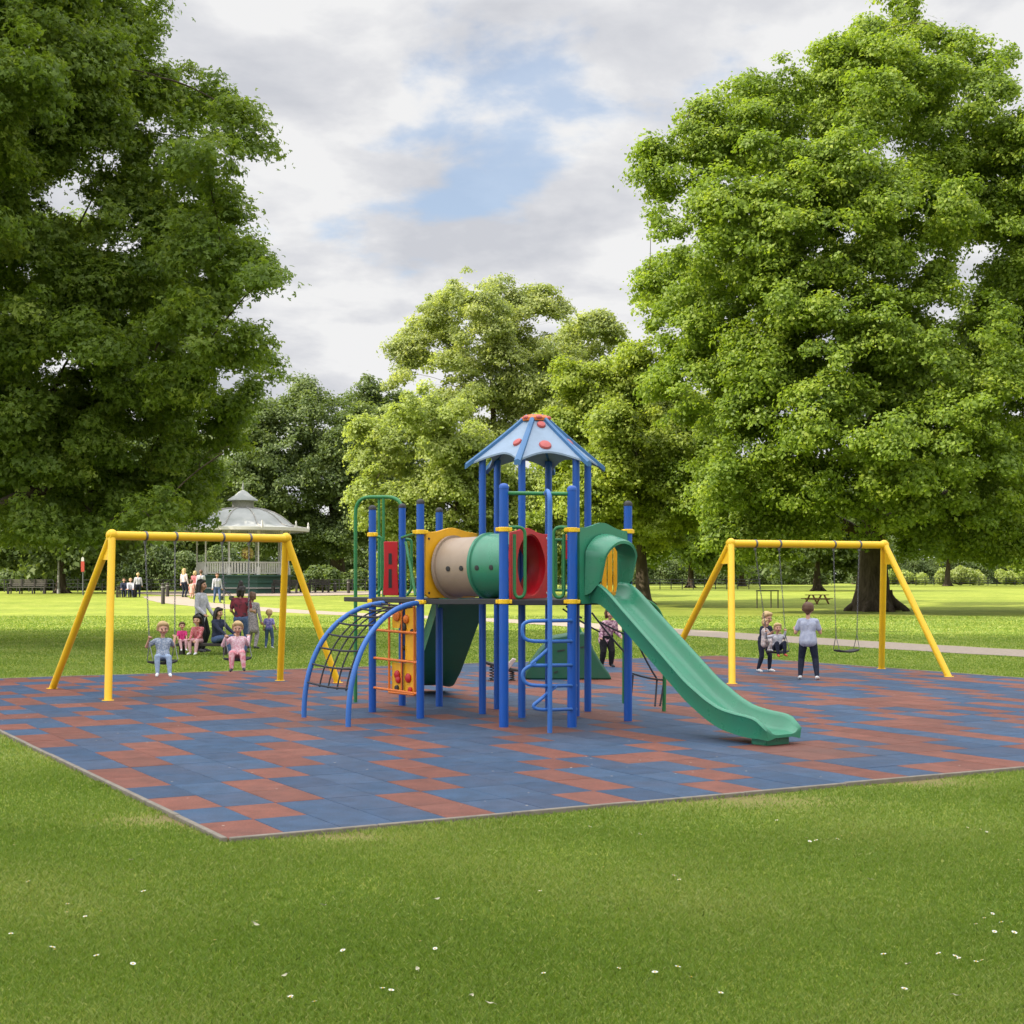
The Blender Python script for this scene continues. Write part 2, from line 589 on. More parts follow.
def lawn():
    xs = list(np.concatenate([np.linspace(-420, -60, 10), np.linspace(-50, 50, 21), np.linspace(60, 420, 10)]))
    ys = list(np.concatenate([np.linspace(-120, 60, 19), np.linspace(64, 230, 60), np.linspace(260, 700, 8)]))
    mb = MB()
    vs = [(x, y, gz(x, y)) for y in ys for x in xs]
    n = len(xs)
    fs = [(j * n + i, j * n + i + 1, (j + 1) * n + i + 1, (j + 1) * n + i) for j in range(len(ys) - 1) for i in range(n - 1)]
    mb.add(vs, fs)
    m, nt, b = new_mat('lawn_turf')
    tc = N(nt, 'ShaderNodeTexCoord')
    big = noise(nt, 0.22, 5, 0.6, tc.outputs['Object'])
    mid = noise(nt, 2.2, 5, 0.65, tc.outputs['Object'])
    mp = N(nt, 'ShaderNodeMapping')
    mp.inputs['Scale'].default_value = (1, 0.35, 1)
    nt.links.new(tc.outputs['Object'], mp.inputs[0])
    fine = noise(nt, 38, 3, 0.7, mp.outputs[0])
    r1 = ramp(nt, [(0.32, (0.165, 0.215, 0.030)), (0.52, (0.212, 0.255, 0.042)), (0.72, (0.275, 0.29, 0.068))])
    nt.links.new(mid.outputs[0], r1.inputs[0])
    r2 = ramp(nt, [(0.35, (0.80, 0.84, 0.75)), (0.65, (1.15, 1.12, 1.05))])
    nt.links.new(big.outputs[0], r2.inputs[0])
    c = mixc(nt, 1.0, r1.outputs[0], r2.outputs[0], 'MULTIPLY')
    r3 = ramp(nt, [(0.3, (0.6, 0.62, 0.6)), (0.7, (1.3, 1.28, 1.3))])
    nt.links.new(fine.outputs[0], r3.inputs[0])
    c = mixc(nt, 1.0, c, r3.outputs[0], 'MULTIPLY')
    # bare, worn soil beside the rubber surface and at the edge of the path
    dirt_n = noise(nt, 3.5, 5, 0.65, tc.outputs['Object'])
    sepv = N(nt, 'ShaderNodeSeparateXYZ')
    nt.links.new(tc.outputs['Object'], sepv.inputs[0])
    tot = None
    for (x, y, rx) in ((-1.02, 9.22, 0.42), (1.75, 10.75, 0.75), (-2.35, 9.9, 0.5), (3.3, 11.75, 0.6), (-0.2, 9.75, 0.3)):
        a = math_n(nt, 'DIVIDE', math_n(nt, 'SUBTRACT', sepv.outputs[0], x), rx)
        bb = math_n(nt, 'DIVIDE', math_n(nt, 'SUBTRACT', sepv.outputs[1], y), rx * 0.55)
        g = math_n(nt, 'EXPONENT', math_n(nt, 'MULTIPLY', math_n(nt, 'ADD', math_n(nt, 'MULTIPLY', a, a), math_n(nt, 'MULTIPLY', bb, bb)), -1))
        tot = g if tot is None else math_n(nt, 'ADD', tot, g)
    dotu = N(nt, 'ShaderNodeVectorMath', operation='DOT_PRODUCT'); nt.links.new(tc.outputs['Object'], dotu.inputs[0]); dotu.inputs[1].default_value = U
    dotv = N(nt, 'ShaderNodeVectorMath', operation='DOT_PRODUCT'); nt.links.new(tc.outputs['Object'], dotv.inputs[0]); dotv.inputs[1].default_value = V
    ed = math_n(nt, 'MAXIMUM', math_n(nt, 'SUBTRACT', C0.dot(U), dotu.outputs['Value']), math_n(nt, 'SUBTRACT', C0.dot(V), dotv.outputs['Value']))
    edge = math_n(nt, 'SUBTRACT', 1.0, math_n(nt, 'DIVIDE', ed, 0.16), clamp=True)
    edge = math_n(nt, 'MULTIPLY', edge, math_n(nt, 'GREATER_THAN', ed, -0.08))
    tot = math_n(nt, 'ADD', tot, math_n(nt, 'MULTIPLY', edge, 0.9))
    dm = math_n(nt, 'MULTIPLY', tot, math_n(nt, 'MULTIPLY', dirt_n.outputs[0], 1.5), clamp=True)
    c = mixc(nt, math_n(nt, 'MULTIPLY', dm, 0.8), c, (0.19, 0.135, 0.075))
    nt.links.new(c, b.inputs['Base Color'])
    b.inputs['Roughness'].default_value = 0.9
    b.inputs['Specular IOR Level'].default_value = 0.1
    bump(nt, b, fine.outputs[0], 0.6, 0.03)
    o = mb.build('lawn', m)
    tag(o, kind='structure')
lawn()

def rubber():
    TU, TV = 0.385, 0.625
    red = set()
    base = [(0, 0), (0, 1), (1, 2)]

    nu, nv = int(SIDE / TU) + 1, int(SIDE / TV) + 1
    pat = set()
    for a in range(-60, 60):
        for bq in range(-40, 40):
            for (i, j) in base:
                pat.add((4 + 2 * a + 4 * bq + i, 0 + 3 * a + bq + j))
    rr = random.Random(5)
    mb = MB()
    tones, reds = [], []
    zt = 0.022
    for i in range(nu):
        for j in range(nv):
            u0, u1 = i * TU, min(SIDE, (i + 1) * TU)
            v0, v1 = j * TV, min(SIDE, (j + 1) * TV)
            if u1 - u0 < 1e-3 or v1 - v0 < 1e-3: continue
            isr = (i, j) in pat
            if rr.random() < (0.04 + 0.24 * min(1.0, max(j / 15, (i - 8) / 16))): isr = not isr if not isr else isr
            k = 0.006
            dz = rr.uniform(-0.0012, 0.0012)
            q = [C0 + U * a + V * b + Vector((0, 0, zt + dz)) for a, b in ((u0 + k, v0 + k), (u1 - k, v0 + k), (u1 - k, v1 - k), (u0 + k, v1 - k))]
            q2 = [C0 + U * a + V * b + Vector((0, 0, zt - 0.007)) for a, b in ((u0, v0), (u1, v0), (u1, v1), (u0, v1))]
            mb.add(q + q2, [(0, 1, 2, 3), (4, 5, 1, 0), (5, 6, 2, 1), (6, 7, 3, 2), (7, 4, 0, 3)])
            t = rr.random()
            tones += [t] * 5
            reds += [1.0 if isr else 0.0] * 5
    m, nt, b = new_mat('rubber_tiles')
    at = N(nt, 'ShaderNodeAttribute', attribute_name='tone')
    ar = N(nt, 'ShaderNodeAttribute', attribute_name='terracotta')
    tc = N(nt, 'ShaderNodeTexCoord')
    gran = noise(nt, 120, 4, 0.8, tc.outputs['Object'])
    wear = noise(nt, 0.9, 6, 0.65, tc.outputs['Object'])
    streak = noise(nt, 5, 4, 0.6, tc.outputs['Object'])
    cb = mixc(nt, at.outputs['Fac'], (0.017, 0.047, 0.100), (0.029, 0.068, 0.132))
    crd = mixc(nt, at.outputs['Fac'], (0.130, 0.040, 0.026), (0.175, 0.058, 0.038))
    c = mixc(nt, ar.outputs['Fac'], cb, crd)
    g = ramp(nt, [(0.3, (0.5, 0.5, 0.5)), (0.7, (1.6, 1.6, 1.6))])
    nt.links.new(gran.outputs[0], g.inputs[0])
    c = mixc(nt, 1.0, c, g.outputs[0], 'MULTIPLY')
    wr = ramp(nt, [(0.40, (0, 0, 0)), (0.72, (1, 1, 1))])
    nt.links.new(wear.outputs[0], wr.inputs[0])
    c = mixc(nt, math_n(nt, 'MULTIPLY', wr.outputs[0], 0.25), c, (0.105, 0.062, 0.055))
    s2 = ramp(nt, [(0.35, (0.82, 0.82, 0.82)), (0.65, (1.12, 1.12, 1.12))])
    nt.links.new(streak.outputs[0], s2.inputs[0])
    c = mixc(nt, 1.0, c, s2.outputs[0], 'MULTIPLY')
    # pale crumbs and bits of leaf
    vo = N(nt, 'ShaderNodeTexVoronoi')
    vo.inputs['Scale'].default_value = 4.3
    nt.links.new(tc.outputs['Object'], vo.inputs['Vector'])
    sp = math_n(nt, 'LESS_THAN', vo.outputs['Distance'], 0.045)
    sp = math_n(nt, 'MULTIPLY', sp, math_n(nt, 'GREATER_THAN', wear.outputs[0], 0.47))
    c = mixc(nt, math_n(nt, 'MULTIPLY', sp, 0.8), c, (0.42, 0.38, 0.32))
    # scuffed, dusty patches under the swings and at the foot of the slide
    sv = N(nt, 'ShaderNodeSeparateXYZ'); nt.links.new(tc.outputs['Object'], sv.inputs[0])
    tot = None
    for (x, y, r) in ((-4.8, 20.0, 0.8), (-3.95, 21.1, 0.8), (4.35, 24.0, 0.8), (5.7, 24.8, 0.8), (2.85, 13.75, 0.7), (0.35, 15.2, 0.7), (-2.2, 16.2, 0.7), (0.3, 17.2, 1.3)):
        a = math_n(nt, 'DIVIDE', math_n(nt, 'SUBTRACT', sv.outputs[0], x), r)
        bb = math_n(nt, 'DIVIDE', math_n(nt, 'SUBTRACT', sv.outputs[1], y), r)
        g_ = math_n(nt, 'EXPONENT', math_n(nt, 'MULTIPLY', math_n(nt, 'ADD', math_n(nt, 'MULTIPLY', a, a), math_n(nt, 'MULTIPLY', bb, bb)), -1))
        tot = g_ if tot is None else math_n(nt, 'ADD', tot, g_)
    sc_ = math_n(nt, 'MULTIPLY', tot, math_n(nt, 'MULTIPLY', streak.outputs[0], 1.1), clamp=True)
    c = mixc(nt, math_n(nt, 'MULTIPLY', sc_, 0.55), c, (0.075, 0.055, 0.05))
    nt.links.new(c, b.inputs['Base Color'])
    b.inputs['Roughness'].default_value = 0.72
    b.inputs['Specular IOR Level'].default_value = 0.35
    bump(nt, b, gran.outputs[0], 0.5, 0.006)
    o = mb.build('play_surface', m, smooth_angle=10)
    me = o.data
    for nme, arr in (('tone', tones), ('terracotta', reds)):
        a = me.attributes.new(nme, 'FLOAT', 'FACE')
        a.data.foreach_set('value', arr)
    tag(o, kind='structure')
    # concrete edging
    kb = MB()
    w = 0.042
    rk = random.Random(3)
    for (a, bq, d) in ((C0 - V * w, U, SIDE), (C0 + U * SIDE, V, SIDE), (C0 + U * SIDE + V * (SIDE + w), -U, SIDE), (C0 + V * SIDE, -V, SIDE)):
        n = 16
        left = Vector((-bq.y, bq.x, 0))
        for k in range(n):
            s0, s1 = d * k / n + 0.003, d * (k + 1) / n - 0.003
            c = a + bq * ((s0 + s1) / 2)
            off = {0: 0}
            cc = c + (left * (w / 2) if True else 0)
            if a == C0 - V * w: cc = c + V * (w / 2)
            elif bq == V: cc = c + U * (w / 2)
            elif bq == -U: cc = c - V * (w / 2)
            else: cc = c - U * (w / 2)
            kb.box(cc + Vector((0, 0, 0.008 + rk.uniform(-0.003, 0.003))), (s1 - s0, w - 0.002, 0.05), math.atan2(bq.y, bq.x) + rk.uniform(-0.001, 0.001))
    tag(kb.build('kerb', M['kerb'], bevel=0.006), kind='structure')
rubber()

def path():
    ctr = [(20, 20.5), (15.5, 26), (11.4, 32.2), (8.2, 38.6), (5.0, 46.5), (2.0, 54), (-1.2, 60), (-5.5, 66.5), (-10.5, 73), (-15.5, 80), (-20, 88), (-23, 97)]
    pts = [Vector((x, y, 0)) for x, y in ctr]
    dense = []
    for i in range(len(pts) - 1):
        a = pts[max(i - 1, 0)]; b = pts[i]; c = pts[i + 1]; d = pts[min(i + 2, len(pts) - 1)]
        for k in range(10):
            t = k / 10
            dense.append(0.5 * ((2 * b) + (c - a) * t + (2 * a - 5 * b + 4 * c - d) * t * t + (3 * b - a - 3 * c + d) * t ** 3))
    dense.append(pts[-1])
    mb = MB()
    vs, fs = [], []
    for i, p in enumerate(dense):
        t = (dense[min(i + 1, len(dense) - 1)] - dense[max(0, i - 1)]).normalized()
        s = Vector((-t.y, t.x, 0))
        w = 1.25 + 0.1 * smooth(60, 95, p.y)
        for k in (-1, -0.33, 0.33, 1):
            jit = 0.06 * math.sin(i * 1.7 + k * 3) if abs(k) == 1 else 0
            q = p + s * k * (w + jit)
            vs.append((q.x, q.y, gz(q.x, q.y) + (0.022 if abs(k) < 1 else 0.008)))
    for i in range(len(dense) - 1):
        for k in range(3):
            fs.append((i * 4 + k, i * 4 + k + 1, i * 4 + 5 + k, i * 4 + 4 + k))
    mb.add(vs, fs)
    tag(mb.build('path', M['path']), kind='structure')
    # paved apron round the bandstand
    c = G(243, 598)
    mb = MB()
    n = 40
    ring = []
    for k in range(n):
        a = 2 * math.pi * k / n
        r = 1 + 0.04 * math.sin(3 * a)
        ring.append((c.x + 10.5 * r * math.cos(a), 107 + 9.5 * r * math.sin(a)))
    vs = [(x, y, gz(x, y) + 0.03) for x, y in ring] + [(c.x, 107, gz(0, 107) + 0.03)]
    mb.add(vs, [(k, (k + 1) % n, n) for k in range(n)])
    tag(mb.build('path', M['path']), kind='structure')
path()

def grass():
    zones = [(5.0, 7.0, 22000, 0.55), (7.0, 9.5, 13000, 0.68), (9.5, 13, 6500, 0.95), (13, 19, 1700, 1.8), (19, 30, 750, 2.6), (30, 46, 260, 4.0), (46, 66, 90, 6.0)]
    P0, T = [], []
    W_ = []
    for y0, y1, dens, sc in zones:
        area = 0.5 * (y0 + y1) * 0.76 * (y1 - y0)
        n = int(area * dens)
        y = RNG.uniform(y0, y1, n)
        x = RNG.uniform(-0.38, 0.38, n) * y * 1.0
        u = (x - C0.x) * U.x + (y - C0.y) * U.y
        v = (x - C0.x) * V.x + (y - C0.y) * V.y
        keep = ~((u > -0.025) & (u < SIDE + 0.03) & (v > -0.025) & (v < SIDE + 0.03))
        # thinner grass on worn soil
        for (cx, cy, r) in ((-1.02, 9.22, 0.42), (1.75, 10.75, 0.75), (-2.35, 9.9, 0.5), (3.3, 11.75, 0.6)):
            g = np.exp(-(((x - cx) / r) ** 2 + ((y - cy) / (r * .55)) ** 2))
            keep &= RNG.random(n) > g * 0.97
        ed = np.maximum(-u, -v)
        pn = 0.5 + 0.5 * np.sin(x * 5.1 + 2 * np.sin(y * 3.3)) * np.sin(y * 6.7 + 2 * np.sin(x * 2.9))
        keep &= ~((ed < 0.11) & (ed > -0.08) & (RNG.random(n) < 0.85 * np.clip(1 - ed / 0.11, 0, 1) ** 0.5 * (0.35 + 0.65 * pn)))
        # keep the path clear
        px_ = np.interp(y, [20.5, 26, 32.2, 38.6, 46.5, 54, 60, 66.5], [20, 15.5, 11.3, 8.2, 5.0, 2.0, -1.2, -5.5])
        keep &= (np.abs(x - px_) > 1.55)
        x, y = x[keep], y[keep]
        P0.append(np.stack([x, y, np.zeros_like(x)], 1))
        W_.append(np.full(len(x), sc))
    p = np.concatenate(P0); sc = np.concatenate(W_)
    n = len(p)
    ang = RNG.uniform(0, 2 * np.pi, n)
    h = RNG.uniform(0.011, 0.029, n) * (1 + 0.12 * np.maximum(sc - 1, 0))
    # taller tufts in patches
    patch = 0.5 + 0.5 * np.sin(p[:, 0] * 2.1 + 1.3 * np.sin(p[:, 1] * 1.7)) * np.sin(p[:, 1] * 1.9 + 1.1 * np.sin(p[:, 0] * 2.7))
    h *= 0.75 + 0.5 * patch
    w = RNG.uniform(0.0022, 0.0042, n) * sc
    lean = RNG.uniform(0.2, 1.0, n) * h
    la = RNG.uniform(0, 2 * np.pi, n)
    s = np.stack([np.cos(ang), np.sin(ang), np.zeros(n)], 1) * w[:, None]
    tip = p + np.stack([np.cos(la) * lean, np.sin(la) * lean, h], 1)
    mid = p + np.stack([np.cos(la) * lean * 0.3, np.sin(la) * lean * 0.3, h * 0.6], 1)
    a, b_ = p - s, p + s
    c, d = mid + s * 0.7, tip
    verts = np.stack([a, b_, c, d], 1)
    verts[:, 3] = tip
    clov = np.clip(np.sin(p[:, 0] * 0.9 + 2 * np.sin(p[:, 1] * 0.6)) * np.sin(p[:, 1] * 1.3 + 1.5 * np.sin(p[:, 0] * 0.7)), -1, 1)
    h *= 1 + 0.15 * clov
    tone = np.clip(0.18 + 0.17 * clov + 0.5 * RNG.random(n) ** 1.4 + 0.22 * patch, 0, 1)
    dead = RNG.random(n) < 0.05
    tone[dead] = 1.0
    o = np_mesh('grass', verts.reshape(-1, 3), 4, L_GRASS, tone)
    tag(o, 'short mown green grass of the park lawn', 'grass', kind='stuff')
grass()

# ------------------------------------------------------------------ trees
def leaf_polys(pos, nrm, size, lobed, rng):
    n = len(pos)
    r = rng.normal(size=(n, 3))
    t = np.cross(nrm, r)
    t /= np.linalg.norm(t, axis=1, keepdims=True) + 1e-9
    b = np.cross(nrm, t)
    L = size[:, None]
    if not lobed:
        base = pos - t * L * 0.5
        tip = pos + t * L * 0.5 - nrm * L * 0.12
        l = pos + b * L * 0.34 + nrm * L * 0.06
        q = pos - b * L * 0.34 + nrm * L * 0.06
        return np.stack([base, l, tip, q], 1).reshape(-1, 3), 1
    out = []
    for a, k in ((0.0, 1.0), (1.05, 0.8), (-1.05, 0.8)):
        d = t * math.cos(a) + b * math.sin(a)
        e = -t * math.sin(a) + b * math.cos(a)
        base = pos - t * L * 0.35
        tip = base + d * L * k - nrm * L * 0.15
        m = base + d * L * k * 0.55
        out.append(np.stack([base, m + e * L * 0.24, tip, m - e * L * 0.24], 1))
    return np.stack(out, 1).reshape(-1, 3), 3

def tree(label, cat, px, Y, lobes, mat, n_leaf, leaf, clump=1.2, trunk_r=0.4, trunk_top=None, rng_seed=1, depth=None,
         lobed=False, group=None, name='tree', airy=0.0, inner=0.25, base_flare=1.6, droop=0.14, ragged=1.0, limb_k=1.0, gaps=-0.17, flat=0.60, zmin=1.0):
    rng = np.random.default_rng(rng_seed)
    base = Vector((X(px, Y), Y, gz(0, Y)))
    root = thing(name, base, label, cat, group)
    ppm = F / Y
    cxs = np.array([l[0] for l in lobes], float)
    Rc = depth or (cxs.max() - cxs.min()) / 2 / ppm
    cx = base.x
    L3 = []
    for l in lobes:
        q = P(l[0], l[1], Y)
        r = l[2] / ppm
        lim = math.sqrt(max(0.0, Rc ** 2 - min(Rc, abs(q.x - (cxs.mean() - 512) / ppm)) ** 2))
        dy = l[3] if len(l) > 3 else rng.uniform(-0.85, 0.55) * lim * 0.9
        # keep the photo's column while moving in depth
        s = (Y + dy) / Y
        L3.append((q.x * s, Y + dy, CH + (q.z - CH) * s, r * s))
    # every bough breaks up into smaller boughs, so the outline is uneven at several scales
    sub = []
    for (x, y, z, r) in L3:
        sub.append((x, y, z, r * 0.70))
        if r > 1.2:
            for k in range(10):
                d0 = rng.normal(size=3); d0 /= np.linalg.norm(d0)
                rs = r * rng.uniform(0.20, 0.38)
                k0 = r * rng.uniform(0.60, 0.98)
                sub.append((x + d0[0] * k0, y + d0[1] * k0, z + d0[2] * k0 * 0.95, rs))
    main = L3
    L3 = np.array(sub)
    # clumps on the lobes' shells
    vol = L3[:, 3] ** 2
    ncl = int(max(40, (vol.sum() * 4 * np.pi) / (clump ** 2) * 0.9))
    pick = rng.choice(len(L3), size=ncl, p=vol / vol.sum())
    d = rng.normal(size=(ncl, 3)); d /= np.linalg.norm(d, axis=1, keepdims=True)
    rad = np.where(rng.random(ncl) < inner, rng.uniform(0.1, 0.75, ncl), rng.uniform(0.78, 1.08, ncl))
    cc = L3[pick, :3] + d * (rad * L3[pick, 3])[:, None] * np.array([1, 1, 0.92])
    out_dir = d.copy()
    # push some clumps out as ragged sprays
    spr = rng.random(ncl) < 0.12 * ragged
    cc[spr] += d[spr] * rng.uniform(0.2, 0.9, spr.sum())[:, None] * clump
    # clumps buried in a neighbouring lobe mostly go
    dist = np.linalg.norm(cc[:, None, :] - L3[None, :, :3], axis=2) / L3[None, :, 3]
    buried = (dist < 0.72).sum(1) > 0
    keep = ~buried | (rng.random(ncl) < 0.30)
    from mathutils import noise as mn
    fq = 0.34 / clump
    nz = np.array([mn.noise(Vector((c[0] * fq + rng_seed, c[1] * fq, c[2] * fq * 1.25))) + 0.45 * mn.noise(Vector((c[0] * fq * 2.3, c[1] * fq * 2.3 + rng_seed, c[2] * fq * 2.6))) for c in cc])
    keep &= nz > gaps
    keep &= cc[:, 2] > base.z + zmin
    if airy > 0: keep &= rng.random(ncl) > airy
    cc, out_dir = cc[keep], out_dir[keep]
    ncl = len(cc)
    cs = clump * rng.uniform(0.4, 1.35, ncl)
    ctone = rng.normal(0, 0.13, ncl)
    w = cs ** 2
    idx = rng.choice(ncl, size=n_leaf, p=w / w.sum())
    dl = rng.normal(size=(n_leaf, 3)); dl /= np.linalg.norm(dl, axis=1, keepdims=True)
    rl = rng.random(n_leaf) ** 0.5
    stray = rng.random(n_leaf) < 0.14
    rl[stray] *= rng.uniform(1.0, 1.75, stray.sum())
    off = dl * rl[:, None] * cs[idx][:, None] * np.array([1.1, 1.1, flat])
    off[:, 2] -= 0.24 * (off[:, 0] * out_dir[idx, 0] + off[:, 1] * out_dir[idx, 1])
    off[:, 2] -= droop * (off[:, 0] ** 2 + off[:, 1] ** 2) / cs[idx]
    pos = cc[idx] + off
    nrm = 0.55 * dl + np.array([0, 0, 0.55]) + 0.45 * out_dir[idx] + rng.normal(size=(n_leaf, 3)) * 0.55
    nrm /= np.linalg.norm(nrm, axis=1, keepdims=True)
    size = leaf * rng.uniform(0.6, 1.3, n_leaf)
    v, k = leaf_polys(pos, nrm, size, lobed, rng)
    tone = np.clip(0.42 + ctone[idx] + rng.normal(0, 0.16, n_leaf), 0, 1)
    np_mesh('crown', v, 4, mat, np.repeat(tone, k), root)
    # trunk and limbs, one mesh
    mb = MB()
    top = trunk_top or float(np.percentile(L3[:, 2], 55))
    lx, ly = float(L3[:, 0].mean()), float(L3[:, 1].mean())
    tx, ty = (lx + base.x) / 2, (ly + Y) / 2
    n = 14
    pts, rs = [], []
    for i in range(n + 1):
        t = i / n
        z = base.z - 0.15 + (top - base.z) * t
        pts.append((base.x + (tx - base.x) * t * t + 0.25 * trunk_r * math.sin(3 * t + rng_seed), Y + (ty - Y) * t * t, z))
        rs.append(trunk_r * ((1 - 0.86 * t) + (base_flare - 1) * math.exp(-(z - base.z + 0.15) / (trunk_r * 1.3))))
    mb.tube(pts, rs, 16)
    # roots
    for k2 in range(7):
        a = k2 * 0.9 + rng_seed
        s = Vector((base.x, Y, base.z + trunk_r * 1.3)) + Vector((math.cos(a), math.sin(a), 0)) * trunk_r * 0.7
        e = Vector((base.x, Y, base.z - 0.1)) + Vector((math.cos(a), math.sin(a), 0)) * trunk_r * (base_flare + 0.5)
        mb.tube(bez(s, s + Vector((0, 0, -trunk_r * 0.8)), e + Vector((0, 0, trunk_r * 0.35)), e, 6), [trunk_r * 0.35 * (1 - 0.09 * q) for q in range(7)], 8)
    # limbs branch off whatever wood is nearest, so boughs fork as they leave the trunk
    nodes = [(Vector(p), r) for p, r in zip(pts, rs)][3:]
    order = sorted(range(len(main)), key=lambda i: math.hypot(main[i][0] - base.x, main[i][1] - Y) + 0.3 * abs(main[i][2] - (base.z + top) / 2))
    for li in order:
        l = main[li]
        if l[2] - base.z < 0.30 * (top - base.z): continue
        e = Vector((l[0], l[1] + 0.35 * l[3], l[2]))
        best, bc = None, 1e9
        for (q, r) in nodes:
            d = (e - q).length
            c = d + max(0.0, q.z - e.z + 0.25 * d) * 0.9 - 2.0 * r
            if d > 0.4 and c < bc: bc, best = c, (q, r)
        if best is None: continue
        s, r0 = best[0], min(best[1] * 0.62, 0.34) * limb_k
        if r0 < 0.025: r0 = 0.025
        L_ = (e - s).length
        side = Vector(rng.normal(size=3)) * 0.10 * L_
        cv = bez(s, s + (e - s) * 0.3 + Vector((0, 0, 0.10 * L_)) + side, s + (e - s) * 0.65 + Vector((0, 0, 0.10 * L_)) - side * 0.6, e, 9)
        rr_ = [max(0.015, r0 * (1 - 0.075 * q)) for q in range(10)]
        mb.tube(cv, rr_, 8)
        nodes += [(cv[k_], rr_[k_] / limb_k) for k_ in range(3, 10)]
        for b2 in range(4):
            dd = Vector(rng.normal(size=3)).normalized()
            dd.z = abs(dd.z) * 0.6; dd.y = abs(dd.y) * 0.7
            k_ = int(rng.integers(5, 10))
            q0 = cv[k_]
            q1 = e + dd * l[3] * 0.6
            rb = rr_[k_] * 0.45
            mb.tube([q0, q0.lerp(q1, 0.35) + Vector(rng.normal(size=3)) * 0.12 * l[3], q0.lerp(q1, 0.7) + Vector(rng.normal(size=3)) * 0.14 * l[3], q1], [rb, rb * 0.75, rb * 0.45, 0.006], 6)
    mb.build('trunk', M['bark'], root, smooth_angle=80)
    return root

tree('huge dark green oak whose boughs hang over the left swing', 'tree', -85, 38,
     [(-60, 120, 150), (40, 60, 100), (105, 55, 62), (165, 128, 68), (205, 160, 48), (60, 225, 130), (140, 255, 95), (215, 262, 58),
      (120, 355, 110), (205, 335, 62), (40, 400, 140), (155, 430, 88), (60, 490, 105), (140, 505, 72), (180, 478, 48),
      (-80, 300, 180), (0, -60, 140), (70, -90, 80), (-30, 490, 75), (245, 135, 24), (262, 283, 26), (268, 368, 22), (240, 118, 20),
      (160, 75, 26), (128, 18, 28), (225, 420, 36), (240, 390, 30), (185, 230, 40), (222, 452, 22), (250, 250, 24),(90, 520, 40), (150, 520, 36), (185, 522, 26), (100, 300, 50, -3), (150, 350, 45, -3)],
     L_OAK, 430000, 0.105, clump=0.46, airy=0.10, gaps=-0.09, zmin=2.7, trunk_r=0.75, limb_k=0.8, rng_seed=3, depth=8.5, lobed=True, inner=0.3, ragged=1.6)

tree('massive bright green plane tree with thick flared trunk behind right swing', 'tree', 876, 74,
     [(905, 62, 62), (845, 95, 58), (780, 130, 62), (712, 150, 52), (664, 170, 30), (965, 120, 80), (1025, 190, 90), (725, 235, 72), (800, 230, 90),
      (890, 235, 100, -6), (682, 285, 46), (745, 325, 82, -3), (840, 345, 100, -8), (940, 355, 110, -7), (1040, 330, 110), (700, 385, 56), (775, 425, 80, -6), (862, 450, 92, -8),
      (960, 465, 95, -7), (1045, 480, 90), (742, 495, 56, -3), (800, 515, 44, -4), (945, 530, 46, -5), (1015, 535, 46, -3), (705, 470, 46), (1075, 400, 110),
      (650, 290, 18), (652, 215, 16), (868, 70, 46, -3), (872, 112, 44, -5), (870, 34, 24, -1), (930, 20, 24), (985, 60, 34), (690, 110, 20), (1090, 250, 110), (730, 535, 26), (770, 540, 28), (1050,150,60)],
     L_PLANE, 820000, 0.20, clump=0.66, trunk_r=0.78, rng_seed=5, depth=11, base_flare=1.55, inner=0.3, ragged=1.6, zmin=2.8)

tree('yellow green lime tree between play tower and big plane tree', 'tree', 641, 83,
     [(600, 395, 44), (640, 415, 52), (590, 455, 42), (650, 475, 56), (612, 510, 46), (662, 525, 36), (692, 425, 46), (572, 392, 20), (640, 365, 24), (585, 500, 40), (690, 500, 40), (600, 365, 16), (560, 430, 26), (628, 450, 46, -5), (662, 440, 40, -4), (600, 480, 40, -5), (640, 500, 40, -5), (680, 480, 34, -4)],
     L_LIME, 250000, 0.21, clump=0.66, trunk_r=0.42, rng_seed=8, depth=6.0)

tree('pale yellow drooping lime tree rising behind the crawl tunnel', 'tree', 452, 96,
     [(392, 445, 38), (428, 425, 38), (382, 505, 34), (440, 500, 56), (472, 470, 46), (412, 548, 34), (470, 545, 46), (510, 515, 50), (520, 555, 36), (545, 500, 40), (375, 475, 18), (365, 490, 14), (405, 405, 18), (560, 540, 36)],
     L_YEL, 210000, 0.22, clump=0.7, trunk_r=0.55, rng_seed=9, depth=6.5, droop=0.4, ragged=1.5)

tree('tall airy pale green poplar standing above the play tower roof', 'tree', 500, 122,
     [(432, 345, 38), (480, 320, 44), (530, 320, 40), (455, 385, 40), (510, 375, 50), (556, 375, 40), (412, 350, 20), (500, 430, 50), (548, 425, 44), (462, 300, 24), (506, 300, 26), (440, 310, 20), (405, 375, 16)],
     L_PALE, 130000, 0.25, clump=0.85, trunk_r=0.6, rng_seed=10, depth=7, airy=0.12, inner=0.15, ragged=1.8, limb_k=0.8, gaps=-0.05)

tree('small pale rounded tree between the poplar and yellow green lime', 'tree', 596, 140,
     [(590, 335, 30), (604, 375, 38), (572, 405, 44), (618, 415, 34), (600, 450, 44), (575, 340, 18)],
     L_PALE, 70000, 0.28, clump=0.95, trunk_r=0.45, rng_seed=11, depth=4.5, airy=0.15)

tree('dark green chestnut behind the bandstand with deep shadowed crown', 'tree', 338, 138,
     [(272, 435, 44), (312, 425, 42), (350, 435, 36), (282, 490, 54), (330, 490, 50), (252, 480, 36), (300, 398, 20), (348, 530, 38), (262, 530, 40), (306, 535, 40), (380, 480, 30), (240, 440, 26)],
     L_DARK, 130000, 0.29, clump=1.05, trunk_r=0.8, rng_seed=12, depth=7, inner=0.35)

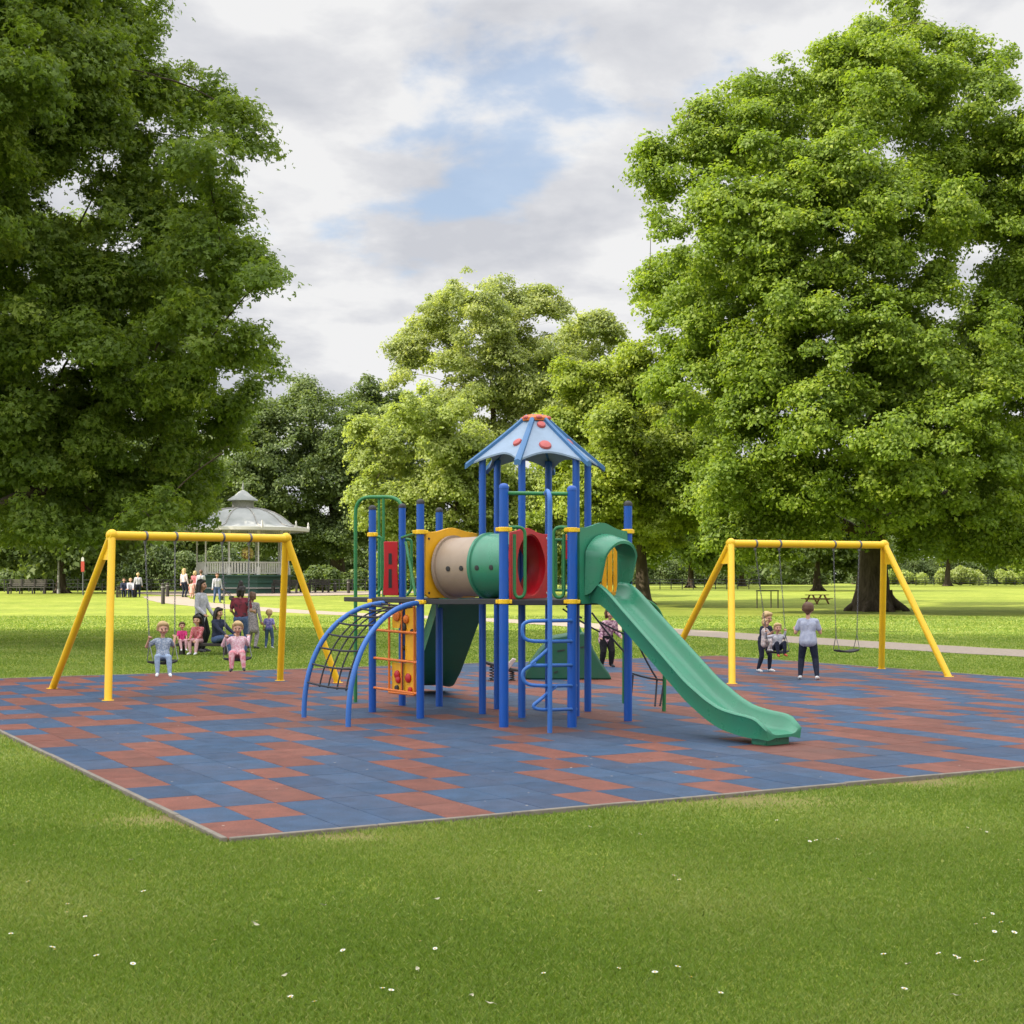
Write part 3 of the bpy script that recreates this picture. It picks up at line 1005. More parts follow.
tree('grey green tree with rounded top between chestnut and pale lime', 'tree', 385, 150,
     [(368, 400, 24), (392, 410, 26), (350, 408, 20), (375, 440, 40), (400, 470, 40), (370, 500, 44), (400, 530, 40)],
     L_DARK, 45000, 0.38, clump=1.2, trunk_r=0.5, rng_seed=13, depth=4.5)

BG = [  # px, Y, lobes, material, label
    (62, 105, [(20, 470, 60), (70, 450, 60), (120, 470, 55), (50, 520, 50), (100, 530, 45)], L_DARK, 'dark tree with short forked trunk near the long bench'),
    (165, 150, [(130, 480, 50), (180, 470, 50), (210, 500, 45), (150, 530, 45), (195, 545, 30)], L_DARK, 'dark shady tree just left of the bandstand roof'),
    (-15, 125, [(-30, 470, 60), (10, 500, 55), (-10, 540, 40), (30, 545, 35)], L_DARK, 'dark tree at the left edge behind the long bench'),
    (690, 150, [(680, 500, 40), (715, 505, 40), (660, 535, 30), (700, 545, 28), (735, 530, 35)], L_PLANE, 'small green tree under the left flank of the plane tree'),
    (742, 165, [(740, 500, 45), (775, 510, 40), (755, 545, 25), (720, 540, 25)], L_PLANE, 'small tree seen between the chains of the toddler swing'),
    (818, 120, [(800, 500, 45), (840, 510, 45), (815, 540, 35), (850, 545, 30), (785, 545, 26)], L_DARK, 'dark tree beside the left root of the plane trunk'),
    (948, 170, [(930, 500, 50), (980, 505, 45), (945, 545, 24), (1005, 540, 30)], L_PLANE, 'tree beyond the plane trunk over the right boundary hedge'),
    (1060, 150, [(1040, 490, 55), (1080, 500, 55), (1030, 545, 30), (1075, 550, 30)], L_PLANE, 'tree at the right edge over the boundary hedge'),
]
for i, (px, Y, lb, mt, lab) in enumerate(BG):
    tree(lab, 'tree', px, Y, lb, mt, 32000, 0.42, clump=1.4, trunk_r=0.35, rng_seed=30 + i, depth=5, group='smaller trees along the far side of the park')

def shrub(label, px, Y, wpx, hpx, mat, n, seed, group, name='shrub'):
    rng = np.random.default_rng(seed)
    base = Vector((X(px, Y), Y, gz(0, Y)))
    root = thing(name, base, label, 'shrub', group)
    w, h = wpx * Y / F / 2, hpx * Y / F
    k = 9
    cen = np.stack([rng.uniform(-0.75, 0.75, k) * w, rng.uniform(-0.5, 0.5, k) * w, rng.uniform(0.25, 0.7, k) * h], 1)
    rr = rng.uniform(0.25, 0.45, k) * min(h * 1.1, w * 1.2)
    idx = rng.integers(0, k, n)
    d = rng.normal(size=(n, 3)); d /= np.linalg.norm(d, axis=1, keepdims=True)
    pos = cen[idx] + d * (rr[idx] * rng.random(n) ** 0.35)[:, None]
    pos[:, 2] = np.abs(pos[:, 2])
    pos += np.array(base)
    nrm = 0.7 * d + np.array([0, 0, 0.4]) + rng.normal(size=(n, 3)) * 0.4
    nrm /= np.linalg.norm(nrm, axis=1, keepdims=True)
    v, q = leaf_polys(pos, nrm, 0.28 * rng.uniform(0.6, 1.3, n), False, rng)
    np_mesh('foliage', v, 4, mat, np.clip(0.4 + rng.normal(0, 0.2, n), 0, 1), root)
    mb = MB()
    for c in cen:
        e = base + Vector(c)
        mb.tube([base, base.lerp(e, 0.5) + Vector((0, 0, 0.1)), e], [0.06, 0.04, 0.015], 6)
    mb.build('stem', M['bark'], root)

SHR = [(278, 128, 40, 26, L_DARK, 'dark low shrub to the right of the bandstand steps'),
       (318, 122, 46, 24, L_DARK, 'grey green shrub below the chestnut trunk'),
       (352, 126, 40, 22, L_DARK, 'shrub seen below the left play deck'),
       (392, 130, 44, 20, L_DARK, 'low shrub seen behind the orange ladder panel'),
       (10, 118, 40, 22, L_DARK, 'shrub behind the left end of the long bench'),
       (905, 190, 50, 16, L_YEL, 'pale shrub beyond the right leg of the right swing'),
       (960, 185, 60, 18, L_PALE, 'broad pale shrub near the right boundary'),
       (1015, 188, 50, 17, L_YEL, 'yellowish shrub at the right edge of the park')]
for i, (px, Y, w, h, mt, lab) in enumerate(SHR):
    shrub(lab, px, Y, w, h, mt, 5000, 60 + i, 'shrubs along the far edge of the lawn')

def far_wood():
    """far-off boundary wood that reads as one mass"""
    n = 150000
    x = RNG.uniform(-150, 150, n)
    Yb = 225 + 14 * np.sin(x * 0.05) + RNG.normal(0, 4, n)
    hmax = 11 + 4 * np.sin(x * 0.11) + 3 * np.sin(x * 0.31 + 1) + 2 * np.sin(x * 0.9)
    zz = hmax * RNG.random(n) ** 0.8
    lump = np.sin(x * 0.8 + zz * 0.5) * np.sin(zz * 1.1 + x * 0.3)
    Yb = Yb - 3.0 * lump - 2.5 * np.sqrt(np.clip(1 - (zz / hmax) ** 2, 0, 1))
    pos = np.stack([x, Yb, zz + 1.0], 1)
    nrm = np.stack([RNG.normal(0, 0.5, n), -0.6 + RNG.normal(0, 0.4, n), 0.5 + RNG.normal(0, 0.4, n)], 1)
    nrm /= np.linalg.norm(nrm, axis=1, keepdims=True)
    v, k = leaf_polys(pos, nrm, 0.65 * RNG.uniform(0.6, 1.4, n), False, RNG)
    o = np_mesh('far_wood', v, 4, L_DARK, np.clip(0.4 + 0.25 * lump + RNG.normal(0, 0.15, n), 0, 1))
    tag(o, 'far-off dark wood closing the park behind the trees', 'wood', kind='stuff')
far_wood()
# ------------------------------------------------------------------ play tower
def g3(px, py):
    return G(px, py)

def circle_pts(c, u, v, r, n=20, a0=0.0, a1=2 * math.pi):
    c, u, v = Vector(c), Vector(u), Vector(v)
    return [c + u * math.cos(a0 + (a1 - a0) * k / n) * r + v * math.sin(a0 + (a1 - a0) * k / n) * r for k in range(n + 1)]

TOWER = thing('play_tower', (0.2, 17.2, 0.022), 'large multi-coloured climbing frame with blue posts, peaked roof, crawl tunnel and green slide', 'climbing frame')
T = TOWER
ZD = 1.405        # deck top
Zg = 0.01

def post(x, y, top, r=0.047, m='blue', cap=True, label=None):
    mb = MB()
    mb.lathe((x, y, 0), [(0.0, Zg), (r, Zg), (r, top - 0.03), (r, top - 0.02)], 18)
    o = mb.build('post', M[m], T)
    if cap:
        c = MB()
        c.lathe((x, y, top), [(r + 0.004, -0.03), (r + 0.004, -0.005), (r * 0.8, 0.016), (r * 0.4, 0.026), (0, 0.028)], 18)
        c.build('post_cap', M['blue'] if label is None else M['black'], o)
    return o

def clamp(x, y, z, rz=0.0, ears=(1, -1)):
    mb = MB()
    mb.lathe((x, y, z), [(0.049, -0.026), (0.062, -0.024), (0.062, 0.024), (0.049, 0.026)], 18)
    for e in ears:
        mb.box((x + e * 0.070 * math.cos(rz), y + e * 0.070 * math.sin(rz), z), (0.04, 0.042, 0.042), rz)
    return mb.build('clamp', M['yellow'], T, bevel=0.005)

pA, pB, pC, pD = (-1.69, 17.8), (-1.06, 17.0), (-1.40, 18.75), (-0.92, 18.6)
pF, pI, pK = (-0.089, 15.98), (0.652, 15.98), (1.314, 16.65)
HX, HY, HR = 0.285, 17.72, 0.66
hexp = [(HX + HR * math.cos(math.radians(a)), HY + HR * math.sin(math.radians(a))) for a in (15, 75, 135, 195, 255, 315)]
for (x, y), top in ((pA, 2.50), (pB, 2.53), (pC, 2.57), (pD, 2.51)):
    post(x, y, top, 0.045, label='dark')
for (x, y), top in ((pF, 2.645), (pI, 2.62)):
    post(x, y, top, 0.052)
post(*pK, 2.49, 0.047, label='dark')
for x, y in hexp:
    post(x, y, 3.12, 0.043, cap=False)
for (x, y), z, rz in ((pA, 2.17, -0.9), (pB, 1.365, -0.9), (pB, 2.175, 0.1), (pF, 1.385, 0), (pF, 2.17, 0), (pI, 1.385, 0), (pI, 2.165, 0.5), (pK, 2.17, 0.78), (pK, 1.385, 0.78), (pA, 1.365, -0.9)):
    clamp(x, y, z, rz)

# decks
deck_poly = [(pF[0] - 0.04, pF[1] + 0.03), (pI[0] + 0.02, pI[1] + 0.03), (pK[0], pK[1]), hexp[0], hexp[1], hexp[2], hexp[3]]
mb = MB(); mb.prism(deck_poly, ZD - 0.06, ZD)
mb.build('deck', M['black'], T, bevel=0.006)
deck2 = [(pB[0], pB[1]), (pD[0], pD[1]), (pC[0] - 0.02, pC[1] + 0.12), (-2.13, 18.62), (-2.10, 18.5), (pA[0] - 0.05, pA[1])]
mb = MB(); mb.prism(deck2, ZD - 0.055, ZD)
mb.build('deck', M['black'], T, bevel=0.006)
mb = MB()
mb.bar((pB[0] + 0.05, pB[1], ZD - 0.035), (pF[0] - 0.03, pF[1] + 0.02, ZD - 0.02), 0.05, 0.06)
mb.build('deck_beam', M['black'], T, bevel=0.004)
mb = MB()
mb.bar((pD[0], pD[1], ZD - 0.035), (hexp[2][0], hexp[2][1], ZD - 0.035), 0.05, 0.06)
mb.build('deck_beam', M['black'], T, bevel=0.004)

# roof -------------------------------------------------------------
def roof():
    AP = Vector((HX, HY, 3.60))
    Rt, Re = 0.13, 0.84
    zc = 2.995
    ang = [math.radians(a) for a in (15, 75, 135, 195, 255, 315)]
    def slope(t):   # height along the rib, slightly concave
        return 3.575 + (zc - 3.575) * (t ** 0.94)
    for k in range(6):
        a0, a1 = ang[k], ang[k] + math.radians(60)
        top, bot = [], []
        ns, ntt = 16, 8
        mb = MB()
        vs = []
        for i in range(ns + 1):
            s = i / ns
            e0 = Vector((math.cos(a0), math.sin(a0), 0)); e1 = Vector((math.cos(a1), math.sin(a1), 0))
            d = e0.lerp(e1, s)
            arch = 0.27 * max(0.0, math.sin(math.pi * s)) ** 0.75
            tmax = 1.0 - arch
            for j in range(ntt + 1):
                t = tmax * j / ntt
                rr = Rt + (Re - Rt) * t
                belly = 0.018 * math.sin(math.pi * s)
                vs.append(Vector((HX, HY, 0)) + d * rr + Vector((0, 0, slope(t) - belly)))
        n1 = len(vs)
        vs2 = [v - Vector((0, 0, 0.022)) for v in vs]
        w = ntt + 1
        fs = []
        for i in range(ns):
            for j in range(ntt):
                a = i * w + j
                fs.append((a, a + 1, a + w + 1, a + w))
                fs.append((n1 + a, n1 + a + w, n1 + a + w + 1, n1 + a + 1))
        for i in range(ns):
            a = i * w + ntt
            fs.append((a, n1 + a, n1 + a + w, a + w))
            a = i * w
            fs.append((a, a + w, n1 + a + w, n1 + a))
        for j in range(ntt):
            fs.append((j, n1 + j, n1 + j + 1, j + 1))
            a = ns * w + j
            fs.append((a, a + 1, n1 + a + 1, n1 + a))
        mb.add(vs + vs2, fs)
        pn = mb.build('roof_panel', M['roof_pale'], T, smooth_angle=35)
        # red dots
        e0 = Vector((math.cos(a0), math.sin(a0), 0)); e1 = Vector((math.cos(a1), math.sin(a1), 0))
        for (s, t, r) in {4: ((0.46, 0.60, 0.075), (0.55, 0.14, 0.055)), 3: ((0.78, 0.55, 0.06),), 5: ((0.4, 0.5, 0.06),), 0: ((0.5, 0.3, 0.06),), 1: ((0.5, 0.55, 0.06),), 2: ((0.4, 0.4, 0.06),)}[k]:
            d = e0.lerp(e1, s)
            rr = Rt + (Re - Rt) * t
            c = Vector((HX, HY, 0)) + d * rr + Vector((0, 0, slope(t) - 0.018 * math.sin(math.pi * s)))
            dt = (d * (Re - Rt) + Vector((0, 0, zc - 3.575))).normalized()
            tang = (e1 - e0).normalized()
            nn = tang.cross(dt)
            if nn.z < 0: nn = -nn
            m2 = MB()
            m2.lathe(c, [(r, -0.012), (r, 0.012), (r * 0.85, 0.028), (r * 0.4, 0.036), (0, 0.038)], 14, axis=nn)
            m2.build('dot', M['roof_dot'], pn)
        # rib
        d = Vector((math.cos(a0), math.sin(a0), 0))
        m3 = MB()
        tv = Vector((-d.y, d.x, 0))
        pts = []
        for j in range(13):
            t = -0.02 + 1.06 * j / 12
            pts.append(Vector((HX, HY, 0)) + d * (Rt + (Re - Rt) * t) + Vector((0, 0, slope(max(t, 0)))))
        vs, fs = [], []
        for j, p in enumerate(pts):
            hw = 0.026 + 0.012 * (j / 12)
            for (a, h) in ((-hw, -0.03), (-hw, 0.022), (0, 0.04), (hw, 0.022), (hw, -0.03)):
                vs.append(p + tv * a + Vector((0, 0, h)))
        for j in range(12):
            for q in range(5):
                q2 = (q + 1) % 5
                fs.append((j * 5 + q, j * 5 + q2, j * 5 + 5 + q2, j * 5 + 5 + q))
        fs.append((0, 1, 2, 3, 4)); fs.append(tuple(60 + q for q in range(5)))
        m3.add(vs, fs)
        m3.build('roof_rib', M['roof_rib'], T, smooth_angle=50)
    m4 = MB()
    m4.lathe((HX, HY, 3.565), [(0.175, -0.035), (0.18, 0.0), (0.14, 0.035), (0.06, 0.05), (0, 0.053)], 12)
    cp = m4.build('roof_cap', M['roof_cap'], T)
    for k in range(6):
        a = ang[k] + 0.5
        m5 = MB(); m5.ball((HX + 0.15 * math.cos(a), HY + 0.15 * math.sin(a), 3.565), 0.045, sc=(1, 1, 0.6))
        m5.build('cap_knob', M['roof_dot'], cp)
roof()

# crawl tunnel ------------------------------------------------------
RC = Vector((0.165, 16.62, 1.79))
YC = Vector((-0.70, 17.32, 1.77))
AX = (RC - YC).normalized()
def tunnel():
    L = (RC - YC).length
    half = L * 0.5
    m = MB()
    m.lathe(YC, [(0.345, -0.02), (0.345, half * 0.5), (0.35, half + 0.03)], 40, axis=AX)
    m.lathe(YC, [(0.325, -0.02), (0.325, half + 0.03)], 40, axis=AX)
    t1 = m.build('tunnel_section', M['beige'], T); t1['label'] = 'beige half of the crawl tunnel'
    m = MB()
    m.lathe(YC, [(0.335, half - 0.01), (0.385, half - 0.01), (0.39, half + 0.03), (0.37, half + 0.04), (0.37, L - 0.02), (0.345, L - 0.02), (0.345, half)], 40, axis=AX)
    t2 = m.build('tunnel_section', M['green'], T); t2['label'] = 'green half of the crawl tunnel'
    m = MB()
    m.lathe(YC, [(0.345, 0.0), (0.375, 0.0), (0.375, 0.035), (0.345, 0.035)], 40, axis=AX)
    m.build('flange', M['beige'], t1)
    # portholes facing the viewer
    a = Vector((0, 0, 1))
    side = AX.cross(a).normalized()
    if side.y > 0: side = -side
    for h, par, rr in ((half * 0.42, t1, 0.35), (half * 0.78, t1, 0.35), (half + 0.13, t2, 0.37), (half + 0.34, t2, 0.37)):
        ang = math.radians(-4)
        nn = (side * math.cos(ang) + a * math.sin(ang)).normalized()
        c = YC + AX * h + nn * rr
        q = MB(); q.lathe(c, [(0.030, -0.02), (0.030, 0.003), (0.020, 0.005), (0, 0.005)], 16, axis=nn)
        q.build('porthole', M['black'], par)
    # yellow panel
    y0, y1 = Vector((-1.0, 17.03, 0)), Vector((-0.41, 17.60, 0))
    u = (y1 - y0).normalized(); n = Vector((-u.y, u.x, 0))
    wd = (y1 - y0).length
    c0 = (YC - y0).dot(u); cz = YC.z
    K = 48
    outer, hole = [], []
    def top(a):
        x = a / wd
        return 2.175 + 0.055 * math.exp(-((x - 0.5) / 0.22) ** 2) + 0.012 * x
    for k in range(K):
        an = 2 * math.pi * k / K
        dxx, dzz = math.cos(an), math.sin(an)
        hole.append((c0 + 0.335 * dxx, cz + 0.335 * dzz))
        # ray to the rectangle
        tx = ((wd - c0) if dxx > 0 else -c0) / dxx if abs(dxx) > 1e-6 else 9
        tz = ((2.19 - cz) if dzz > 0 else (ZD + 0.005 - cz)) / dzz if abs(dzz) > 1e-6 else 9
        tt = min(tx, tz)
        a, z = c0 + tt * dxx, cz + tt * dzz
        if dzz > 0 and tz <= tx: z = top(a)
        outer.append((a, z))
    m = MB()
    m.plate(y0, u, (0, 0, 1), outer, n, 0.03, hole=hole)
    yp = m.build('tunnel_panel', M['panel_yellow'], T, bevel=0.005); yp['label'] = 'yellow tunnel panel with wavy top'
    for a, z in ((0.05, 2.1), (wd - 0.05, 2.1), (0.05, 1.47), (wd - 0.05, 1.47)):
        q = MB(); q.lathe(y0 + u * a + Vector((0, 0, z)), [(0.014, -0.004), (0.014, 0.006), (0, 0.009)], 10, axis=-n)
        q.build('bolt', M['black'], yp)
    # red panel
    r0, r1 = Vector((-0.035, 16.16, 0)), Vector((0.40, 17.03, 0))
    u = (r1 - r0).normalized(); n = Vector((u.y, -u.x, 0))
    wd = (r1 - r0).length
    c0 = (RC - r0).dot(u); cz = RC.z
    outer, hole = [], []
    for k in range(K):
        an = 2 * math.pi * k / K
        dxx, dzz = math.cos(an), math.sin(an)
        hole.append((c0 + 0.345 * dxx, cz + 0.345 * dzz))
        tx = ((wd - c0) if dxx > 0 else -c0) / dxx if abs(dxx) > 1e-6 else 9
        tz = ((2.17 - cz) if dzz > 0 else (ZD + 0.005 - cz)) / dzz if abs(dzz) > 1e-6 else 9
        tt = min(tx, tz)
        a, z = c0 + tt * dxx, cz + tt * dzz
        if dzz > 0 and tz <= tx: z = 2.145 + 0.06 * math.exp(-((a / wd - 0.42) / 0.25) ** 2)
        outer.append((a, z))
    m = MB()
    m.plate(r0, u, (0, 0, 1), outer, n, 0.03, hole=hole)
    rp = m.build('tunnel_panel', M['red'], T, bevel=0.004); rp['label'] = 'red tunnel panel with round opening'
    m = MB(); m.lathe(RC, [(0.345, 0.0), (0.345, 0.03), (0.375, 0.032), (0.375, 0.045), (0.335, 0.045), (0.335, 0.0)], 40, axis=n)
    m.lathe(RC, [(0.343, 0.0), (0.335, 0.01), (0.33, -0.30), (0.338, -0.31)], 40, axis=AX)
    m.build('ring', M['red'], rp)
    for a, z in ((wd - 0.06, 2.1), (wd - 0.06, 1.47), (0.06, 1.47)):
        q = MB(); q.lathe(r0 + u * a + n * 0.03 + Vector((0, 0, z)), [(0.014, -0.004), (0.014, 0.006), (0, 0.009)], 10, axis=n)
        q.build('bolt', M['white'], rp)
tunnel()

# front slide and hood -----------------------------------------------
SD = Vector((0.611, -0.791, 0)).normalized()
SL = Vector((-SD.y, SD.x, 0))      # towards the far rail
if SL.x < 0: SL = -SL
def interp(tab, t):
    for (a, x), (b, y) in zip(tab, tab[1:]):
        if t <= b:
            k = (t - a) / (b - a)
            k = max(0, min(1, k))
            return x + (y - x) * k
    return tab[-1][1]
def smooth_tab(tab, t, h=0.06):
    return sum(interp(tab, t + d) for d in (-h, -h / 2, 0, h / 2, h)) / 5

def make_slide(name, S, D, Lv, rail, depth, wid, thick, t1, mat, label, drop=None):
    n = 44
    vs, fs = [], []
    prof_n = None
    for i in range(n + 1):
        t = t1 * i / n
        zr = smooth_tab(rail, t)
        dp = smooth_tab(depth, t)
        w = smooth_tab(wid, t) / 2
        zb = zr - dp
        kq = min(1.0, dp / 0.12)
        sec = [(-w + 0.01, zb - thick), (-w - 0.004, zr - 0.03 * kq), (-w - 0.016, zr - 0.012 * kq), (-w - 0.008, zr + 0.004), (-w + 0.014, zr + 0.008), (-w + 0.036, zr - 0.002), (-w + 0.048, zr - 0.03 * kq),
               (-w + 0.075, zb + 0.035 * kq), (-w + 0.11, zb + 0.008 * kq), (-w * 0.4, zb)]
        sec = sec + [(-a, z) for a, z in reversed(sec)]
        sec += [(w * 0.5, zb - thick * 0.55), (-w * 0.5, zb - thick * 0.55)]
        prof_n = len(sec)
        for a, z in sec:
            vs.append(S + D * t + Lv * a + Vector((0, 0, z)))
    for i in range(n):
        for k in range(prof_n):
            k2 = (k + 1) % prof_n
            fs.append((i * prof_n + k, i * prof_n + k2, (i + 1) * prof_n + k2, (i + 1) * prof_n + k))
    fs.append(tuple(range(prof_n))); fs.append(tuple(n * prof_n + k for k in range(prof_n)))
    mb = MB(); mb.add(vs, fs)
    o = mb.build(name, M[mat], T, smooth_angle=60)
    o['label'] = label
    return o

S0 = Vector((1.03, 16.28, 0))
rail = [(0, 1.59), (0.15, 1.585), (0.3, 1.50), (0.5, 1.345), (1.0, 0.975), (1.5, 0.60), (1.8, 0.43), (2.0, 0.35), (2.22, 0.315), (2.40, 0.30), (2.50, 0.28), (2.57, 0.23), (2.62, 0.15)]
depth = [(0, 0.17), (1.8, 0.16), (2.1, 0.16), (2.40, 0.165), (2.5, 0.14), (2.57, 0.09), (2.62, 0.03)]
wid = [(0, 0.46), (0.6, 0.47), (2.2, 0.50), (2.5, 0.52), (2.62, 0.47)]
sl = make_slide('slide', S0, SD, SL, rail, depth, wid, 0.05, 2.62, 'green', 'front green slide chute')
mb = MB()
fc = S0 + SD * 2.44
mb.box(fc + Vector((0, 0, 0.055)), (0.20, 0.34, 0.10), math.atan2(SD.y, SD.x))
mb.build('slide_foot', M['green'], sl, bevel=0.02)

def hood():
    i0 = Vector((pI[0], pI[1], 0)); k0 = Vector((pK[0], pK[1], 0))
    u = (k0 - i0).normalized(); n = Vector((u.y, -u.x, 0))   # towards the slide
    W_ = (k0 - i0).length
    a0, a1 = 0.085, W_ - 0.05
    wd = a1 - a0
    c = (a0 + a1) / 2 + 0.01
    K = 40
    def top(a):
        x = (a - a0) / wd
        return 2.19 + 0.075 * math.exp(-((x - 0.48) / 0.24) ** 2) - 0.02 * x
    # closed arch loop around the opening: bottom edge then round top
    def loop(hw, zb, zt, rr=0.5):
        pts = []
        n1 = 10
        for k in range(n1):                      # bottom left -> right
            pts.append((c - hw + 2 * hw * k / n1, zb))
        r = hw * rr
        for k in range(8):
            pts.append((c + hw, zb + (zt - r - zb) * k / 8))
        for k in range(14):
            an = math.pi * k / 14
            x = c + (hw - r) * (1 - 2 * k / 14) + r * math.cos(an)
            pts.append((x, zt - r + r * math.sin(an)))
        for k in range(8):
            pts.append((c - hw, zt - r - (zt - r - zb) * k / 8))
        return pts
    inner = loop(0.255, ZD + 0.02, 2.06)
    kk = len(inner)
    outer = []
    cz = 1.75
    for (a, z) in inner:
        dxx, dzz = a - c, z - cz
        L = math.hypot(dxx, dzz) or 1e-6
        dxx /= L; dzz /= L
        tx = ((a1 - c) if dxx > 0 else (a0 - c)) / dxx if abs(dxx) > 1e-6 else 9
        tz = ((2.2 - cz) if dzz > 0 else (ZD - 0.045 - cz)) / dzz if abs(dzz) > 1e-6 else 9
        tt = min(tx, tz)
        aa, zz = c + tt * dxx, cz + tt * dzz
        if dzz > 0 and tz <= tx: zz = top(aa)
        outer.append((aa, zz))
    mb = MB()
    mb.plate(i0, u, (0, 0, 1), outer, n, 0.035, hole=inner)
    # projecting hood shell
    rings = []
    for f, hw, zt, zb, off in ((0.0, 0.335, 2.135, ZD + 0.05, 0.035), (0.15, 0.325, 2.13, ZD + 0.05, 0.06), (0.5, 0.30, 2.10, ZD + 0.08, 0.16), (0.85, 0.285, 2.07, ZD + 0.16, 0.27), (1.0, 0.27, 2.05, ZD + 0.20, 0.295), (1.0, 0.245, 2.02, ZD + 0.20, 0.295), (0.6, 0.245, 2.03, ZD + 0.08, 0.16), (0.0, 0.255, 2.06, ZD + 0.03, 0.02)):
        lp = loop(hw, zb, zt, 0.62)
        ring = []
        for (a, z) in lp:
            # the rim leans back towards the foot, so the mouth is cut on a slant
            lean = off * (0.45 + 0.55 * min(1.0, max(0.0, (z - ZD) / 0.6)))
            ring.append(i0 + u * a + n * (0.02 + lean) + Vector((0, 0, z)))
        rings.append(ring)
    vs = [p for r in rings for p in r]
    fs = []
    for q in range(len(rings) - 1):
        for k in range(10, kk - 0):
            k2 = (k + 1) % kk
            fs.append((q * kk + k, q * kk + k2, (q + 1) * kk + k2, (q + 1) * kk + k))
    mb.add(vs, fs)
    o = mb.build('slide_hood', M['green'], T, smooth_angle=50)
    return o
hood()

# yellow bar panel behind the hood
def yellow_bars():
    a, b = Vector((hexp[0][0] + 0.06, hexp[0][1] - 0.12, 0)), Vector((1.33, 16.95, 0))
    mb = MB()
    for k in range(7):
        p = a.lerp(b, k / 6)
        mb.bar(p + Vector((0, 0, ZD + 0.08)), p + Vector((0, 0, 2.12)), 0.055, 0.03)
    mb.bar(a + Vector((0, 0, 2.13)), b + Vector((0, 0, 2.13)), 0.05, 0.05)
    mb.bar(a + Vector((0, 0, ZD + 0.06)), b + Vector((0, 0, ZD + 0.06)), 0.05, 0.05)
    mb.build('barrier', M['panel_yellow'], T, bevel=0.005)['label'] = 'yellow upright bar barrier behind the slide hood'
yellow_bars()

# green rails
def rails():
    def tube(pts, r=0.021, m='rail_green', rad=0.07, name='guard_rail', label=None):
        mb = MB(); mb.tube(rounded(pts, rad, 6), r, 10)
        o = mb.build(name, M[m], T, smooth_angle=60)
        if label: o['label'] = label
        return o
    # tall hoop on the left deck
    l0, l1 = P(355.5, 497, 19.2), P(402.5, 497, 18.95)
    tube([(l0.x, l0.y, Zg), l0, l1, (l1.x + 0.03, l1.y - 0.05, 2.2), (l1.x + 0.035, l1.y - 0.06, ZD)], 0.024, rad=0.22, label='tall green hoop rail at the left deck')
    for px, Y in ((379, 19.1), (383.5, 19.05)):
        q = P(px, 497, Y)
        tube([(q.x, q.y, q.z), (q.x, q.y, ZD)], 0.018)
    # low hoops
    for x0, x1, Y, zt in ((371, 381.5, 18.3, 2.16), (405, 411.5, 18.5, 2.13)):
        a, b = X(x0, Y), X(x1, Y)
        tube([(a, Y, zt), (b, Y, zt), (b, Y, ZD + 0.10), (a + 0.02, Y, ZD + 0.02)], 0.018, rad=0.05)
    tube([(pC[0], pC[1] - 0.05, 2.16), (pB[0], pB[1] + 0.06, 2.18)], 0.018)
    tube([(-1.35, 18.65, 2.1), (-1.30, 18.5, ZD + 0.5), (-1.2, 18.3, ZD + 0.02)], 0.018, rad=0.3)
    # red slotted play panel
    rb = MB()
    o = P(391, 595, 18.75); u = Vector((1, 0, 0)); n = Vector((0, -1, 0))
    rb.plate((o.x, o.y, 0), u, (0, 0, 1), [(-0.10, ZD + 0.02), (0.10, ZD + 0.02), (0.085, 1.75), (0.09, 2.11), (-0.09, 2.11), (-0.085, 1.75)], n, 0.03)
    rp = rb.build('play_panel', M['red'], T, bevel=0.006); rp['label'] = 'narrow red panel with dark slots'
    for z0, z1 in ((1.82, 1.96), (1.52, 1.76)):
        q = MB(); q.plate((o.x - 0.01, o.y - 0.032, 0), u, (0, 0, 1), [(-0.02, z0), (0.025, z0), (0.022, z1), (-0.018, z1)], n, 0.004)
        q.build('slot', M['black'], rp)
    # front bar and hand loops on the tower
    tube([(pF[0], pF[1], 2.565), (pI[0], pI[1], 2.555)], 0.022, label='green top bar between the front posts')
    for x0, x1, Y in ((525, 514.5, 16.05), (553.5, 564, 16.05)):
        a, b = X(x0, Y), X(x1, Y)
        e = pF if x0 < 540 else pI
        tube([(e[0], e[1], 2.19), (a, Y, 2.20), (a, Y, ZD + 0.03), (b, Y, ZD + 0.02), (b, Y, 2.12)], 0.019, rad=0.09)
    # back barrier rails of the tower
    q0, q1 = Vector((hexp[1][0] + 0.02, hexp[1][1], 0)), Vector((hexp[0][0], hexp[0][1], 0))
    for z in (2.12, ZD + 0.09):
        tube([q0 + Vector((0, 0, z)), q1 + Vector((0, 0, z))], 0.018)
    for k in range(1, 6):
        p = q0.lerp(q1, k / 6)
        tube([p + Vector((0, 0, ZD + 0.09)), p + Vector((0, 0, 2.12))], 0.013)
    pl = MB(); pp = P(565.5, 560, 17.6)
    pl.box((pp.x, pp.y, 1.98), (0.06, 0.03, 0.22)); pl.build('play_panel', M['red'], T, bevel=0.004)['label'] = 'small red panel by the right front post'
    pl = MB(); pl.box((pp.x, pp.y, 2.13), (0.065, 0.035, 0.07)); pl.build('play_panel', M['orange'], T, bevel=0.004)['label'] = 'small orange block above the red panel'
rails()

